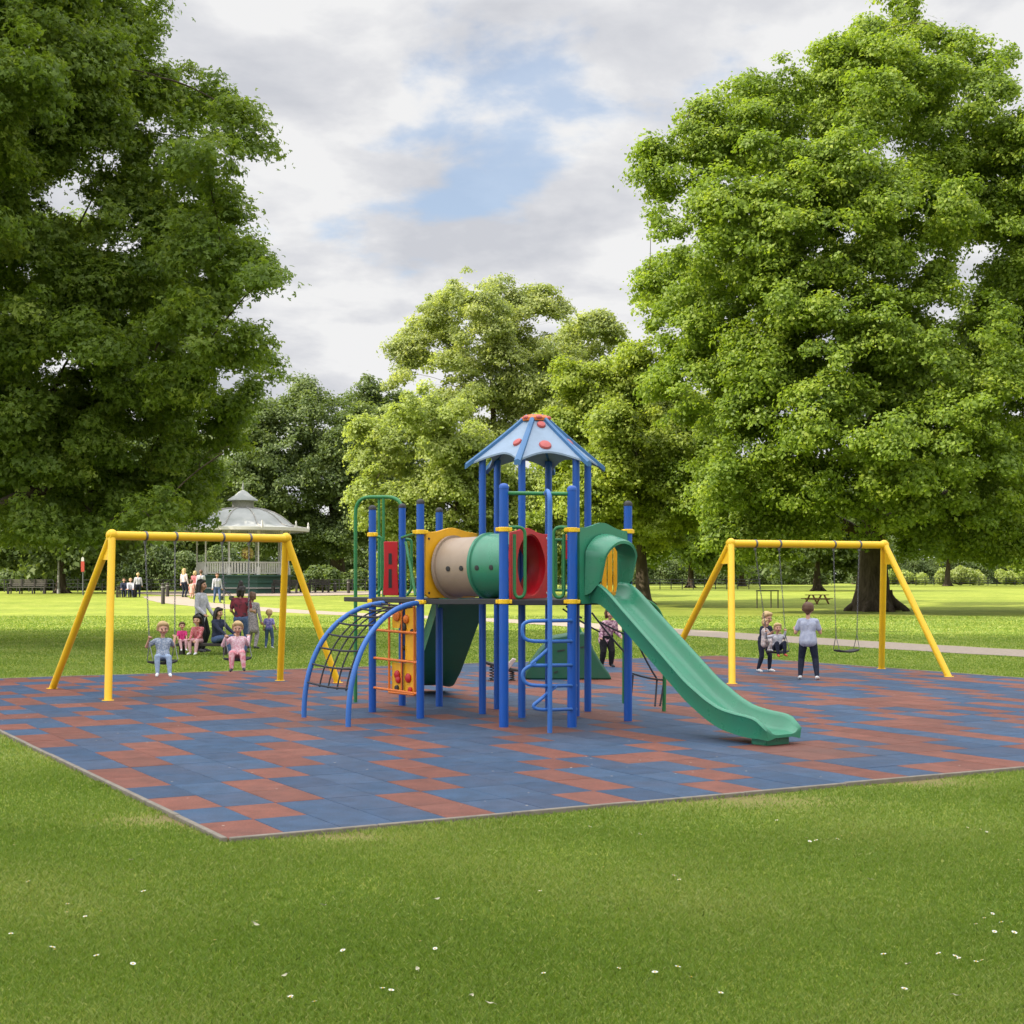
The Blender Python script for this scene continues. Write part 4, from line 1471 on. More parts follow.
# blue loop climber on the front
def loops():
    mb = MB()
    pole = P(549.8, 735, 15.36)
    mb.tube(rounded([(pole.x, pole.y, Zg), (pole.x, pole.y, 2.50), (pole.x - 0.02, pole.y + 0.12, 2.56), (pole.x - 0.03, 15.98, 2.56)], 0.08), 0.026, 12)
    mb.build('climbing_pole', M['pale_blue'], T, smooth_angle=60)
    def Yof(px):
        if px > 550: return 15.36 + (px - 549.8) / 22.5 * 0.60
        return 15.36 - (549.8 - px) / 27 * 0.05
    def pp(px, py):
        Y = Yof(px); return P(px, py, Y)
    seqs = [[(574, 620.5), (548, 620.8), (524, 621), (521.5, 631), (525, 641), (548, 641.5), (575, 641)],
            [(550.5, 647), (536, 660), (529, 665.5), (548, 665.3), (575, 665)],
            [(536, 663), (524, 669), (521.8, 676), (526, 685), (548, 686), (576, 685.5)],
            [(556, 686), (541, 699), (532, 706), (537, 709.5), (552, 709.8), (576, 709)]]
    for s in seqs:
        mb = MB()
        mb.tube(rounded([pp(*q) for q in s], 0.11, 6), 0.019, 10)
        mb.build('loop_rung', M['pale_blue'], T, smooth_angle=60)
loops()

# arched net climber, left
def arch_net():
    def arch(pt, foot, ztop):
        pt, foot = Vector((pt[0], pt[1], 0)), Vector((foot[0], foot[1], 0))
        def f(s):   # 0 at the foot, 1 at the deck
            a = s * math.pi / 2
            h = (1 - math.cos(a)) ** 1.12
            return foot.lerp(pt, h) + Vector((0, 0, Zg + (ztop - Zg) * min(1, math.sin(a) ** 0.98)))
        return f
    fA = arch((pA[0] + 0.2, pA[1] - 0.22), (-2.42, 17.1), 1.345)
    fB = arch((pB[0], pB[1]), (-1.785, 16.02), 1.355)
    for f in (fA, fB):
        mb = MB(); mb.tube([f(k / 24) for k in range(25)], 0.030, 12)
        mb.build('climbing_arch', M['pale_blue'], T, smooth_angle=60)
    for s in (0.20, 0.31, 0.42, 0.52, 0.62, 0.71, 0.80, 0.88, 0.95):
        a, b = fA(s), fB(s)
        mid = a.lerp(b, 0.5) + Vector((0.05, 0.03, -0.05))
        mb = MB(); mb.tube(bez(a, a.lerp(mid, 0.66), b.lerp(mid, 0.66), b, 10), 0.0115, 8)
        mb.build('rope_rung', M['rope'], T, smooth_angle=60)
    for q in (0.2, 0.4, 0.6, 0.8):
        pts = []
        for k in range(17):
            s = 0.20 + 0.76 * k / 16
            a, b = fA(s), fB(s)
            pts.append(a.lerp(b, q) + Vector((0.045, 0.025, -0.045)))
        mb = MB(); mb.tube(pts, 0.0095, 8)
        mb.build('net_rope', M['rope'], T, smooth_angle=60)
arch_net()

# orange rungs and toy panel under the left deck
def ladder_panel():
    a, b = Vector((pA[0], pA[1], 0)), Vector((pB[0], pB[1], 0))
    u = (b - a).normalized(); n = Vector((u.y, -u.x, 0))
    if n.y > 0: n = -n
    L = (b - a).length
    for z in (1.0, 0.66, 0.30):
        mb = MB(); mb.tube([a + Vector((0, 0, z + 0.02)), b + Vector((0, 0, z))], 0.016, 10)
        mb.build('rung', M['orange'], T, smooth_angle=60)
    s0, s1 = L * 0.36, L * 0.88
    fr = MB()
    for s in (s0, s1, (s0 + s1) / 2):
        fr.tube([a + u * s + Vector((0, 0, 0.285)), a + u * s + Vector((0, 0, ZD - 0.06))], 0.014 if s != (s0 + s1) / 2 else 0.011, 8)
    fr.tube([a + u * s0 + Vector((0, 0, 0.285)), a + u * s1 + Vector((0, 0, 0.285))], 0.016, 8)
    fr.build('panel_frame', M['orange'], T, smooth_angle=60)
    pm = MB()
    off = -n * 0.03
    pm.plate(a + off, u, (0, 0, 1), [(s0 + 0.015, 0.30), (s1 - 0.01, 0.30), (s1 - 0.01, 0.64), (s0 + 0.015, 0.64)], -n, 0.012)
    pm.plate(a + off, u, (0, 0, 1), [(s0 + (s1 - s0) * 0.55, 0.68), (s1 - 0.01, 0.68), (s1 - 0.01, 1.30), (s0 + (s1 - s0) * 0.55, 1.30)], -n, 0.012)
    pm.plate(a + off, u, (0, 0, 1), [(s0 + 0.02, 1.05), (s0 + (s1 - s0) * 0.45, 1.05), (s0 + (s1 - s0) * 0.45, 1.32), (s0 + 0.02, 1.28)], -n, 0.012)
    pn = pm.build('toy_panel', M['panel_yellow'], T, bevel=0.003); pn['label'] = 'yellow toy panel with red and black knobs'
    W2 = s1 - s0
    for (q, z, r, m) in ((0.26, 0.50, 0.05, 'red'), (0.30, 0.44, 0.045, 'red'), (0.70, 0.47, 0.055, 'red'), (0.62, 1.16, 0.05, 'orange'), (0.24, 1.2, 0.07, 'orange'), (0.5, 1.06, 0.06, 'black'), (0.86, 1.02, 0.03, 'black'), (0.25, 0.34, 0.035, 'black'), (0.78, 0.335, 0.035, 'red'), (0.5, 0.82, 0.03, 'black')):
        c = a + u * (s0 + W2 * q) + Vector((0, 0, z)) + off + n * 0.002
        k = MB(); k.lathe(c, [(r, -0.012), (r, 0.016), (r * 0.75, 0.026), (0, 0.028)], 14, axis=n)
        k.build('knob', M[m], pn)
    bar = MB(); c = a + u * (s0 + W2 * 0.5) + off * 0.2
    bar.bar(c + Vector((0, 0, 0.30)), c + Vector((0, 0, 1.25)), 0.03, 0.02)
    bar.build('spindle', M['black'], pn)
ladder_panel()

# back slide, dark green
bs = Vector((-0.58, 18.35, 0)); be = Vector((-1.28, 21.3, 0))
bd = (be - bs).normalized(); bl = Vector((bd.y, -bd.x, 0))
make_slide('slide', bs, bd, bl, [(0, 1.56), (0.2, 1.54), (0.6, 1.30), (1.2, 0.94), (1.8, 0.58), (2.3, 0.36), (2.7, 0.30), (2.95, 0.26)],
           [(0, 0.17), (2.6, 0.16), (2.95, 0.12)], [(0, 0.62), (2.95, 0.62)], 0.06, 2.95, 'dark_green', 'dark green back slide under the tunnel')

# net climber on the right side
def right_net():
    def tube(pts, rad, r, m, name, label=None):
        mb = MB(); mb.tube(rounded(pts, rad, 8), r, 10)
        o = mb.build(name, M[m], T, smooth_angle=60)
        if label: o['label'] = label
    tube([(1.20, 17.25, ZD - 0.02), (1.66, 17.62, ZD - 0.01), (1.86, 17.82, 1.12), (1.85, 17.9, Zg)], 0.3, 0.024, 'rail_green', 'climbing_arch')
    tube([(0.80, 18.1, ZD - 0.02), (1.25, 18.75, ZD - 0.01), (1.45, 19.0, 1.12), (1.45, 19.05, Zg)], 0.3, 0.024, 'rail_green', 'climbing_arch')
    A = lambda s: Vector((1.20 + 0.65 * s, 17.25 + 0.65 * s, ZD - 0.05 - 0.95 * s ** 1.6))
    Bq = lambda s: Vector((0.80 + 0.65 * s, 18.1 + 0.95 * s, ZD - 0.05 - 0.95 * s ** 1.6))
    for p, q in (((592, 613, 17.9), (629, 657, 17.3)), ((563, 609, 17.9), (600, 632, 18.3)), ((600, 622, 18.2), (640, 640, 18.4)), ((640, 648, 17.9), (657, 679, 17.9)),
                 ((631, 673, 17.3), (664, 680, 17.9)), ((633, 675, 17.3), (631, 697, 17.3)), ((657, 679, 17.8), (655, 706, 17.6)), ((664, 680, 17.9), (660, 706, 17.8)), ((566, 606, 18.2), (582, 618, 18.2))):
        a, b = P(*p), P(*q)
        m = a.lerp(b, 0.5) + Vector((0, 0, -0.03))
        mb = MB(); mb.tube(bez(a, a.lerp(m, 0.66), b.lerp(m, 0.66), b, 8), 0.011, 8)
        mb.build('net_rope', M['rope'], T, smooth_angle=60)
right_net()

# ------------------------------------------------------------------ swings
def link_chain(a, b, mb, pitch=0.036, r=0.0035):
    a, b = Vector(a), Vector(b)
    d = b - a
    n = max(2, int(d.length / pitch))
    u = d.normalized()
    s = u.orthogonal().normalized(); t = u.cross(s)
    for k in range(n):
        c = a + d * ((k + 0.5) / n)
        w = s if k % 2 else t
        pts = []
        for q in range(8):
            an = 2 * math.pi * q / 8
            pts.append(c + u * math.cos(an) * pitch * 0.68 + w * math.sin(an) * 0.011)
        mb.tube(pts, r, 4, closed=True)

def swing_frame(label, apL, apR, feetL, feetR, r_beam, r_leg, tops):
    g = (feetL[0] + feetL[1] + feetR[0] + feetR[1]) / 4
    root = thing('swing_set', (g.x, g.y, 0.022), label, 'swing frame', 'yellow swing frames')
    d = (apR - apL).normalized()
    mb = MB(); mb.tube([apL - d * 0.06, apR + d * 0.06], r_beam, 18)
    bm_ = mb.build('beam', M['yellow'], root, smooth_angle=60)
    for ap, feet in ((apL, feetL), (apR, feetR)):
        for f in feet:
            top = ap + Vector((0, 0, 0.03))
            k = MB()
            q = top + (f - top) * 0.012
            k.tube([Vector((f.x, f.y, 0.005)), q], r_leg, 16)
            k.build('leg', M['yellow'], root, smooth_angle=60)
            c = MB(); c.lathe((f.x, f.y, 0.014), [(r_leg + 0.03, 0.0), (r_leg + 0.028, 0.012), (r_leg + 0.004, 0.016)], 16)
            c.build('base_collar', M['yellow'], root)
        # gusset and end cap
        k = MB()
        f0, f1 = feet
        a = ap + (f0 - ap) * 0.02; b = ap + (f0 - ap) * 0.15; c = ap + (f1 - ap) * 0.15; e = ap + (f1 - ap) * 0.02
        nn = (b - a).cross(c - a).normalized() * 0.012
        k.add([a + nn, b + nn, c + nn, e + nn, a - nn, b - nn, c - nn, e - nn], [(0, 1, 2, 3), (7, 6, 5, 4), (0, 4, 5, 1), (1, 5, 6, 2), (2, 6, 7, 3), (3, 7, 4, 0)])
        k.build('gusset', M['yellow'], root, bevel=0.003)
        k = MB(); k.ball(ap + Vector((0, 0, 0.01)), r_beam * 1.25, 16, 10)
        k.build('end_cap', M['yellow'], root)
    for t in tops:
        k = MB()
        side = d
        k.lathe(t, [(r_beam + 0.001, -0.018), (r_beam + 0.008, -0.016), (r_beam + 0.008, 0.016), (r_beam + 0.001, 0.018)], 16, axis=d)
        k.box(t + Vector((0, 0, -r_beam - 0.02)), (0.03, 0.03, 0.05), math.atan2(d.y, d.x))
        k.build('hanger', M['chain'], root)
    return root

def beam_pt(apL, apR, px):
    k = (px - 512) / F
    t = (k * apL.y - apL.x) / ((apR.x - apL.x) - k * (apR.y - apL.y))
    return apL + (apR - apL) * t

def swing(label, t0, t1, s0, s1, depth=0.20):
    """t0,t1 chain tops; s0,s1 ends of the rubber seat"""
    c = (s0 + s1) / 2
    root = thing('swing', (c.x, c.y, c.z - 0.02), label, 'swing', 'swings hanging from the yellow frames')
    d = (s1 - s0).normalized(); n = Vector((-d.y, d.x, 0)).normalized()
    # belt seat, slightly sagging, rounded ends
    vs, fs = [], []
    k = 12
    for i in range(k + 1):
        t = i / k
        p = s0.lerp(s1, t) + Vector((0, 0, -0.03 * math.sin(math.pi * t)))
        w = depth / 2 * (0.75 + 0.25 * math.sin(math.pi * t) ** 0.4)
        vs += [p + n * w, p - n * w, p - n * w + Vector((0, 0, -0.03)), p + n * w + Vector((0, 0, -0.03))]
    for i in range(k):
        for q in range(4):
            q2 = (q + 1) % 4
            fs.append((i * 4 + q, i * 4 + q2, i * 4 + 4 + q2, i * 4 + 4 + q))
    fs += [(0, 1, 2, 3), (k * 4 + 3, k * 4 + 2, k * 4 + 1, k * 4)]
    mb = MB(); mb.add(vs, fs); mb.build('seat', M['rubber'], root, bevel=0.01)
    for a, b in ((t0, s0), (t1, s1)):
        m = MB()
        y = b + (a - b).normalized() * 0.24
        link_chain(a + Vector((0, 0, -0.08)), y, m)
        m.tube([y, b + n * depth * 0.36], 0.006, 6); m.tube([y, b - n * depth * 0.36], 0.006, 6)
        m.build('chain', M['chain'], root, smooth_angle=60)
    return root

LL, LR = P(112, 535.5, 20.2), P(286, 538.5, 22.5)
lt = [beam_pt(LL, LR, p) for p in (145, 175, 222, 249)]
swing_frame('yellow swing frame on the left, near the bandstand', LL, LR,
            (g3(52, 690), g3(108, 702)), (g3(280, 682), g3(338, 684)), 0.062, 0.052, lt)
S1c = P(162.5, 660, 20.15)
db = (LR - LL).normalized()
swing('black swing seat carrying the boy in grey, nearest the left leg', lt[0], lt[1], S1c - db * 0.20, S1c + db * 0.20)
S2c = P(237.5, 657, 21.25)
swing('swing seat carrying the child in pink leggings', lt[2], lt[3], S2c - db * 0.20, S2c + db * 0.20)

RL, RR = P(731, 543.5, 23.8), P(884, 545, 25.4)
rt = [beam_pt(RL, RR, p) for p in (755, 779, 833.5, 859)]
swing_frame('yellow swing frame on the right, before the big plane tree', RL, RR,
            (g3(666, 672), g3(732, 685)), (g3(881.5, 670), g3(949, 678)), 0.062, 0.055, rt)
db2 = (RR - RL).normalized()
S3c = P(777.5, 650, 24.1)
swing('swing seat holding the toddler in white', rt[0], rt[1], S3c - db2 * 0.19, S3c + db2 * 0.19)
S4c = P(846.5, 649, 24.95)
swing('empty black swing seat on the right swing frame', rt[2], rt[3], S4c - db2 * 0.225, S4c + db2 * 0.225)

# ------------------------------------------------------------------ small play equipment behind the tower
def wedge():
    Y = 23.6
    base = g3(567, 680)
    root = thing('climbing_wedge', (base.x, Y, 0.022), 'low dark green climbing wedge behind the blue loop climber', 'play wedge')
    pts = [(524, 681), (612, 681), (609, 673), (602, 664), (594, 650), (589, 638), (584, 632), (578, 633), (570, 634), (553, 637), (540, 650), (530, 664), (525, 673)]
    poly = []
    for px, py in pts:
        q = P(px, py, Y)
        poly.append((q.x, max(0.02, q.z)))
    mb = MB(); mb.plate((0, Y, 0), (1, 0, 0), (0, 0, 1), poly, (0, 1, 0), 0.75)
    b = mb.build('body', M['deep_green'], root, bevel=0.03)
    for (px, py, w) in ((561, 650.5, 0.12), (583, 647, 0.10), (556, 672, 0.06)):
        q = P(px, py, Y)
        m = MB(); m.bar((q.x - w / 2, Y - 0.004, q.z - 0.012), (q.x + w / 2, Y - 0.004, q.z + 0.012), 0.012, 0.022)
        m.build('slot', M['black'], b)
    q = P(576, 633, Y)
    m = MB(); m.tube(rounded([(q.x - 0.09, Y + 0.1, q.z - 0.03), (q.x - 0.07, Y + 0.1, q.z + 0.16), (q.x + 0.02, Y + 0.1, q.z + 0.18), (q.x + 0.1, Y + 0.1, q.z - 0.03)], 0.08), 0.02, 8)
    m.build('handle', M['rail_green'], root)
wedge()

def rocker():
    b = g3(500, 682)
    root = thing('spring_rider', (b.x, b.y, 0.022), 'small low black spring rider behind the tower posts', 'spring rider')
    m = MB()
    vs = [(-0.26, 0.30), (0.10, 0.17), (0.30, 0.17), (0.32, 0.20), (0.12, 0.23), (-0.25, 0.34)]
    m.plate(b + Vector((0, -0.09, 0)), (1, 0, 0), (0, 0, 1), vs, (0, 1, 0), 0.18)
    m.build('seat', M['black'], root, bevel=0.01)
    m = MB(); m.plate(b + Vector((0.02, -0.1, 0)), (1, 0, 0), (0, 0, 1), [(0.02, 0.2), (0.12, 0.2), (0.24, 0.36), (0.18, 0.38)], (0, 1, 0), 0.2)
    m.build('backrest', plain('pale_plastic', (0.45, 0.36, 0.34)), root, bevel=0.01)
    for dx_, h in ((-0.13, 0.25), (0.19, 0.17)):
        m = MB()
        pts = []
        for k in range(60):
            t = k / 59
            pts.append(b + Vector((dx_ + 0.035 * math.cos(t * 30), 0.035 * math.sin(t * 30), 0.03 + (h - 0.03) * t)))
        m.tube(pts, 0.009, 6)
        m.lathe(b + Vector((dx_, 0, 0)), [(0.0, 0.012), (0.06, 0.012), (0.06, 0.035), (0, 0.035)], 12)
        m.build('spring', M['black'], root, smooth_angle=60)
rocker()

# ------------------------------------------------------------------ bandstand
def bandstand():
    Y = 107.0
    c = Vector((X(243, Y), Y, gz(0, Y)))
    root = thing('bandstand', c, 'white domed park bandstand with green base and railings', 'bandstand')
    s = Y / F
    def z(py): return CH - (py - HZ) * s
    zf = z(575.0); ze = z(530); zt = z(505)
    Rr = 64 * s; Rc_ = 45 * s
    n8 = 10
    a0 = 0.2
    # base
    m = MB()
    m.lathe((c.x, c.y, 0), [(0, c.z - 0.2), (Rc_ + 0.15, c.z - 0.2), (Rc_ + 0.15, zf - 0.12), (Rc_ + 0.35, zf - 0.10), (Rc_ + 0.35, zf), (0, zf)], n8)
    m.build('base', M['bs_green'], root, smooth_angle=20)
    for k in range(3):
        m = MB(); zz = c.z + 0.35 + k * 0.42
        m.lathe((c.x, c.y, zz), [(Rc_ + 0.15, -0.06), (Rc_ + 0.22, -0.05), (Rc_ + 0.22, 0.05), (Rc_ + 0.15, 0.06)], n8)
        m.build('base_rail', M['stone'] if k == 0 else M['bs_green'], root, smooth_angle=20)
    # columns + railings
    for k in range(n8):
        a = 2 * math.pi * k / n8
        # lathe's own vertex frame for matching corners
        p = Vector((c.x + Rc_ * math.cos(a + a0), c.y + Rc_ * math.sin(a + a0), 0))
        m = MB(); m.lathe((p.x, p.y, 0), [(0.14, zf), (0.14, zf + 0.5), (0.06, zf + 0.6), (0.055, ze - 0.5), (0.13, ze - 0.3), (0.16, ze)], 10)
        m.build('column', M['white'], root)
        a2 = 2 * math.pi * (k + 1) / n8
        p2 = Vector((c.x + Rc_ * math.cos(a2 + a0), c.y + Rc_ * math.sin(a2 + a0), 0))
        m = MB()
        for zz in (zf + 0.12, zf + 0.9):
            m.bar(Vector((p.x, p.y, zz)), Vector((p2.x, p2.y, zz)), 0.06, 0.07)
        for q in range(1, 10):
            w = p.lerp(p2, q / 10)
            m.bar(Vector((w.x, w.y, zf + 0.12)), Vector((w.x, w.y, zf + 0.9)), 0.11, 0.03)
        m.build('railing', M['white'], root)
        m = MB()   # lacy spandrel under the eaves
        for q in range(13):
            w = p.lerp(p2, (q + 0.5) / 13)
            hgt = 0.55 * (abs(q - 6) / 6) ** 2 + 0.1
            m.bar(Vector((w.x, w.y, ze - hgt)), Vector((w.x, w.y, ze)), 0.05, 0.03)
        m.bar(Vector((p.x, p.y, ze - 0.06)), Vector((p2.x, p2.y, ze - 0.06)), 0.05, 0.1)
        m.build('spandrel', M['white'], root)
    # roof
    seg = 20
    prof = [(Rr, ze - 0.08), (Rr, ze + 0.10), (Rr * 0.86, ze + 0.20), (Rr * 0.76, ze + 0.34), (Rr * 0.69, ze + 0.62), (Rr * 0.60, ze + 0.95), (Rr * 0.48, ze + 1.25), (Rr * 0.34, ze + 1.47), (Rr * 0.18, ze + 1.58)]
    m = MB(); m.lathe((c.x, c.y, 0), prof + [(Rr * 0.18, ze + 1.4), (Rr * 0.9, ze - 0.05), (Rr, ze - 0.08)], seg)
    rf = m.build('roof', M['lead'], root, smooth_angle=25)
    for k in range(10):
        a = 2 * math.pi * k / 10 + 0.15
        m = MB()
        m.tube([Vector((c.x + r * math.cos(a), c.y + r * math.sin(a), zz + 0.03)) for r, zz in prof[1:]], 0.05, 6)
        m.build('roof_rib', M['stone'], rf)
    m = MB(); m.lathe((c.x, c.y, ze - 0.02), [(Rr + 0.02, -0.12), (Rr + 0.12, -0.1), (Rr + 0.12, 0.12), (Rr + 0.02, 0.13)], seg)
    m.build('cornice', M['white'], rf, smooth_angle=25)
    for k in range(10):
        a = 2 * math.pi * k / 10 + 0.15
        m = MB(); p = (c.x + (Rr + 0.05) * math.cos(a), c.y + (Rr + 0.05) * math.sin(a), ze)
        m.lathe(p, [(0.09, 0), (0.11, 0.2), (0.05, 0.35), (0.07, 0.45), (0, 0.6)], 8)
        m.build('eave_finial', M['white'], rf)
    m = MB(); m.lathe((c.x, c.y, 0), [(Rr * 0.17, ze + 1.55), (Rr * 0.17, zt + 0.32)], 12)
    m.build('lantern', M['stone'], rf)
    m = MB(); m.lathe((c.x, c.y, 0), [(Rr * 0.24, zt + 0.30), (Rr * 0.23, zt + 0.40), (Rr * 0.14, zt + 0.66), (Rr * 0.07, zt + 0.95), (0.06, zt + 1.1), (0.09, zt + 1.25), (0.05, zt + 1.45), (0.0, zt + 1.75)], 14)
    m.build('finial', M['lead'], rf)
    # hanging flower basket
    q = Vector((X(247.5, Y - 2.5), Y - 2.5, z(554)))
    hb = thing('hanging_basket', q, 'hanging basket of yellow and cream flowers inside the bandstand front', 'flower basket')
    n = 900
    rng = np.random.default_rng(77)
    d = rng.normal(size=(n, 3)); d /= np.linalg.norm(d, axis=1, keepdims=True)
    pos = np.array(q) + d * rng.uniform(0.25, 0.48, n)[:, None]
    v, kk = leaf_polys(pos, d, 0.16 * rng.uniform(0.6, 1.3, n), False, rng)
    fl = leaf_mat('basket_flowers', (0.20, 0.25, 0.05), (0.75, 0.60, 0.16), (0.85, 0.80, 0.55), 0.3)
    np_mesh('flowers', v, 4, fl, rng.random(n), hb)
    m = MB(); m.lathe(q, [(0, -0.42), (0.2, -0.4), (0.36, -0.15), (0.38, 0.0)], 12); m.build('basket', M['brown'], hb)
    m = MB(); m.tube([q, (q.x, q.y, ze - 0.15)], 0.015, 6); m.build('hanger', M['black'], hb)
bandstand()

# ------------------------------------------------------------------ park furniture
def bench(label, px0, px1, py_top, py_bot, Y, mat='wood', group='park benches'):
    s = Y / F
    w = (px1 - px0) * s
    cx = X((px0 + px1) / 2, Y)
    b = Vector((cx, Y, gz(0, Y)))
    root = thing('park_bench', b, label, 'bench', group)
    h = max(0.75, (py_bot - py_top) * s)
    m = MB()
    for k in range(4): m.box((cx, Y - 0.18 + 0.12 * k, b.z + 0.45), (w, 0.10, 0.04))
    m.build('seat', M[mat], root, bevel=0.006)
    m = MB()
    for k in range(4): m.box((cx, Y + 0.28 + 0.02 * k, b.z + 0.56 + (h - 0.56) * (k + 0.3) / 4), (w, 0.04, (h - 0.56) / 4 * 0.8))
    m.build('backrest', M[mat], root, bevel=0.006)
    for x in (-w / 2 + 0.12, -w / 6, w / 6, w / 2 - 0.12):
        for y, hh in ((-0.2, 0.44), (0.27, h)):
            m = MB(); m.box((cx + x, Y + y, b.z + hh / 2 - 0.02), (0.09, 0.06, hh + 0.03)); m.build('leg', M['dkwood'], root)
    for x in (-w / 2 + 0.03, w / 2 - 0.03):
        m = MB(); m.bar((cx + x, Y - 0.24, b.z + 0.66), (cx + x, Y + 0.3, b.z + 0.68), 0.07, 0.05)
        m.box((cx + x, Y - 0.22, b.z + 0.33), (0.06, 0.06, 0.68)); m.build('armrest', M['dkwood'], root)
bench('long weathered slatted bench left of the red topped post', 8, 46, 581, 596, 103)
bench('dark wooden bench just right of the bandstand base', 272, 298, 583, 597, 104, 'dkwood')
bench('dark wooden bench on the grass left of the left deck', 308, 330, 583, 597, 106, 'dkwood')

def fence():
    """low wire and post railing along the far edge"""
    def run(label, pts, n):
        a = Vector(pts[0]); b = Vector(pts[-1])
        root = thing('park_railing', ((a.x + b.x) / 2, (a.y + b.y) / 2, gz(0, (a.y + b.y) / 2)), label, 'railing', 'low railings along the far side of the park')
        for z in (0.35, 0.62, 0.9):
            m = MB(); m.tube([Vector((p.x, p.y, gz(0, p.y) + z)) for p in (a.lerp(b, k / 8) for k in range(9))], 0.022, 6)
            m.build('rail', M['black'], root)
        for k in range(n + 1):
            p = a.lerp(b, k / n)
            m = MB(); m.box((p.x, p.y, gz(0, p.y) + 0.48), (0.07, 0.07, 1.0)); m.build('railing_post', M['black'], root)
    run('low dark railing running behind the long bench to the bandstand', [(X(-20, 112), 112, 0), (X(200, 112), 112, 0)], 18)
    run('low dark railing right of the bandstand behind the shrubs', [(X(300, 117), 117, 0), (X(470, 117), 117, 0)], 13)
    run('low railing beneath the yellow green lime tree', [(X(560, 135), 135, 0), (X(760, 135), 135, 0)], 18)
    run('long low railing before the pale shrubs at the right boundary', [(X(880, 178), 178, 0), (X(1060, 178), 178, 0)], 20)
fence()

def bollard(label, px, pyt, pyb, Y, w=0.22):
    b = Vector((X(px, Y), Y, gz(0, Y)))
    h = max(0.8, (pyb - pyt) * Y / F)
    root = thing('bollard', b, label, 'bollard', 'dark wooden bollards')
    m = MB(); m.lathe(b, [(w / 2, -0.05), (w / 2, h * 0.86), (w * 0.42, h * 0.88), (w * 0.42, h * 0.9), (w / 2, h * 0.92), (w / 2, h * 0.96), (w * 0.3, h), (0, h)], 10)
    m.build('shaft', M['dkwood'], root)
    m = MB(); m.lathe(b, [(w / 2 + 0.005, h * 0.78), (w / 2 + 0.012, h * 0.785), (w / 2 + 0.012, h * 0.82), (w / 2 + 0.005, h * 0.825)], 10)
    m.build('band', M['stone'], root)
for lab, px, a, b_, Y in (('dark bollard standing between the chains of the boy in grey', 163, 582, 603, 84), ('second dark bollard half hidden just right of the one between the swing chains', 167.5, 584, 598, 96),
                          ('dark bollard left of the tall green hoop rail', 335, 583, 594, 108), ('dark bollard just right of the tall green hoop leg', 348.5, 582, 596, 104),
                          ('dark bollard by the right bench end below the bandstand eave', 301, 586, 597, 108)):
    bollard(lab, px, a, b_, Y)

def sign_post():
    Y = 100
    b = Vector((X(83, Y), Y, gz(0, Y)))
    root = thing('marker_post', b, 'tall thin post with red rounded sign, right of the long bench', 'sign post')
    zt = CH - (560 - HZ) * Y / F
    m = MB(); m.lathe(b, [(0.05, -0.05), (0.05, zt - b.z - 0.1)], 8); m.build('pole', M['chain'], root)
    m = MB(); q = Vector((b.x, b.y, zt))
    m.plate((b.x, b.y - 0.09, 0), (1, 0, 0), (0, 0, 1), [(-0.11, zt - 0.8), (0.11, zt - 0.8), (0.12, zt - 0.3), (0.11, zt - 0.1), (-0.11, zt - 0.1), (-0.12, zt - 0.3)], (0, 1, 0), 0.05)
    m.build('sign_plate', plain('sign_red', (0.45, 0.06, 0.04)), root, bevel=0.01)
    m = MB(); m.plate((b.x, b.y - 0.09, 0), (1, 0, 0), (0, 0, 1), [(-0.10, zt - 0.09), (0.10, zt - 0.09), (0.09, zt + 0.12), (0.03, zt + 0.2), (-0.03, zt + 0.2), (-0.09, zt + 0.12)], (0, 1, 0), 0.05)
    m.build('sign_plate', M['white'], root, bevel=0.01)['label'] = 'pale rounded top plate'
    b2 = Vector((X(58.5, 104), 104, gz(0, 104)))
    r2 = thing('grey_post', b2, 'plain pale grey post between the long bench and forked trunk', 'post')
    m = MB(); m.lathe(b2, [(0.075, -0.05), (0.075, 1.6), (0.065, 1.65), (0.065, 2.3), (0, 2.35)], 10); m.build('shaft', M['stone'], r2)
    m = MB(); m.lathe(b2, [(0.11, -0.05), (0.11, 0.3), (0.08, 0.36)], 10); m.build('foot', M['stone'], r2)
sign_post()

def picnic_table(label, px, py, rz):
    b = g3(px, py)
    root = thing('picnic_table', b, label, 'picnic table')
    c, s = math.cos(rz), math.sin(rz)
    ax = (Vector((c, s, 0)), Vector((-s, c, 0)), Vector((0, 0, 1)))
    def at(x, y, z): return b + (ax[0] * x + ax[1] * y + Vector((0, 0, z))) * 0.7
    m = MB()
    for k in range(5): m.box(at(0, -0.3 + 0.15 * k, 0.74), (1.33, 0.13, 0.04), axes=ax)
    m.build('tabletop', M['brown'], root)
    for sg in (-1, 1):
        m = MB()
        for k in range(2): m.box(at(0, sg * (0.68 + 0.13 * k), 0.44), (1.33, 0.12, 0.04), axes=ax)
        m.build('bench_seat', M['brown'], root)
        for x in (-0.6, 0.6):
            m = MB(); m.bar(at(x, sg * 0.2, 0.72), at(x, sg * 0.75, 0.0), 0.05, 0.09); m.build('leg', M['brown'], root)
    m = MB()
    for x in (-0.6, 0.6): m.bar(at(x + 0.04, -0.8, 0.40), at(x + 0.04, 0.8, 0.40), 0.04, 0.07)
    m.build('cross_beam', M['brown'], root)
picnic_table('brown picnic table on the grass left of the plane trunk', 817, 604, 0.5)

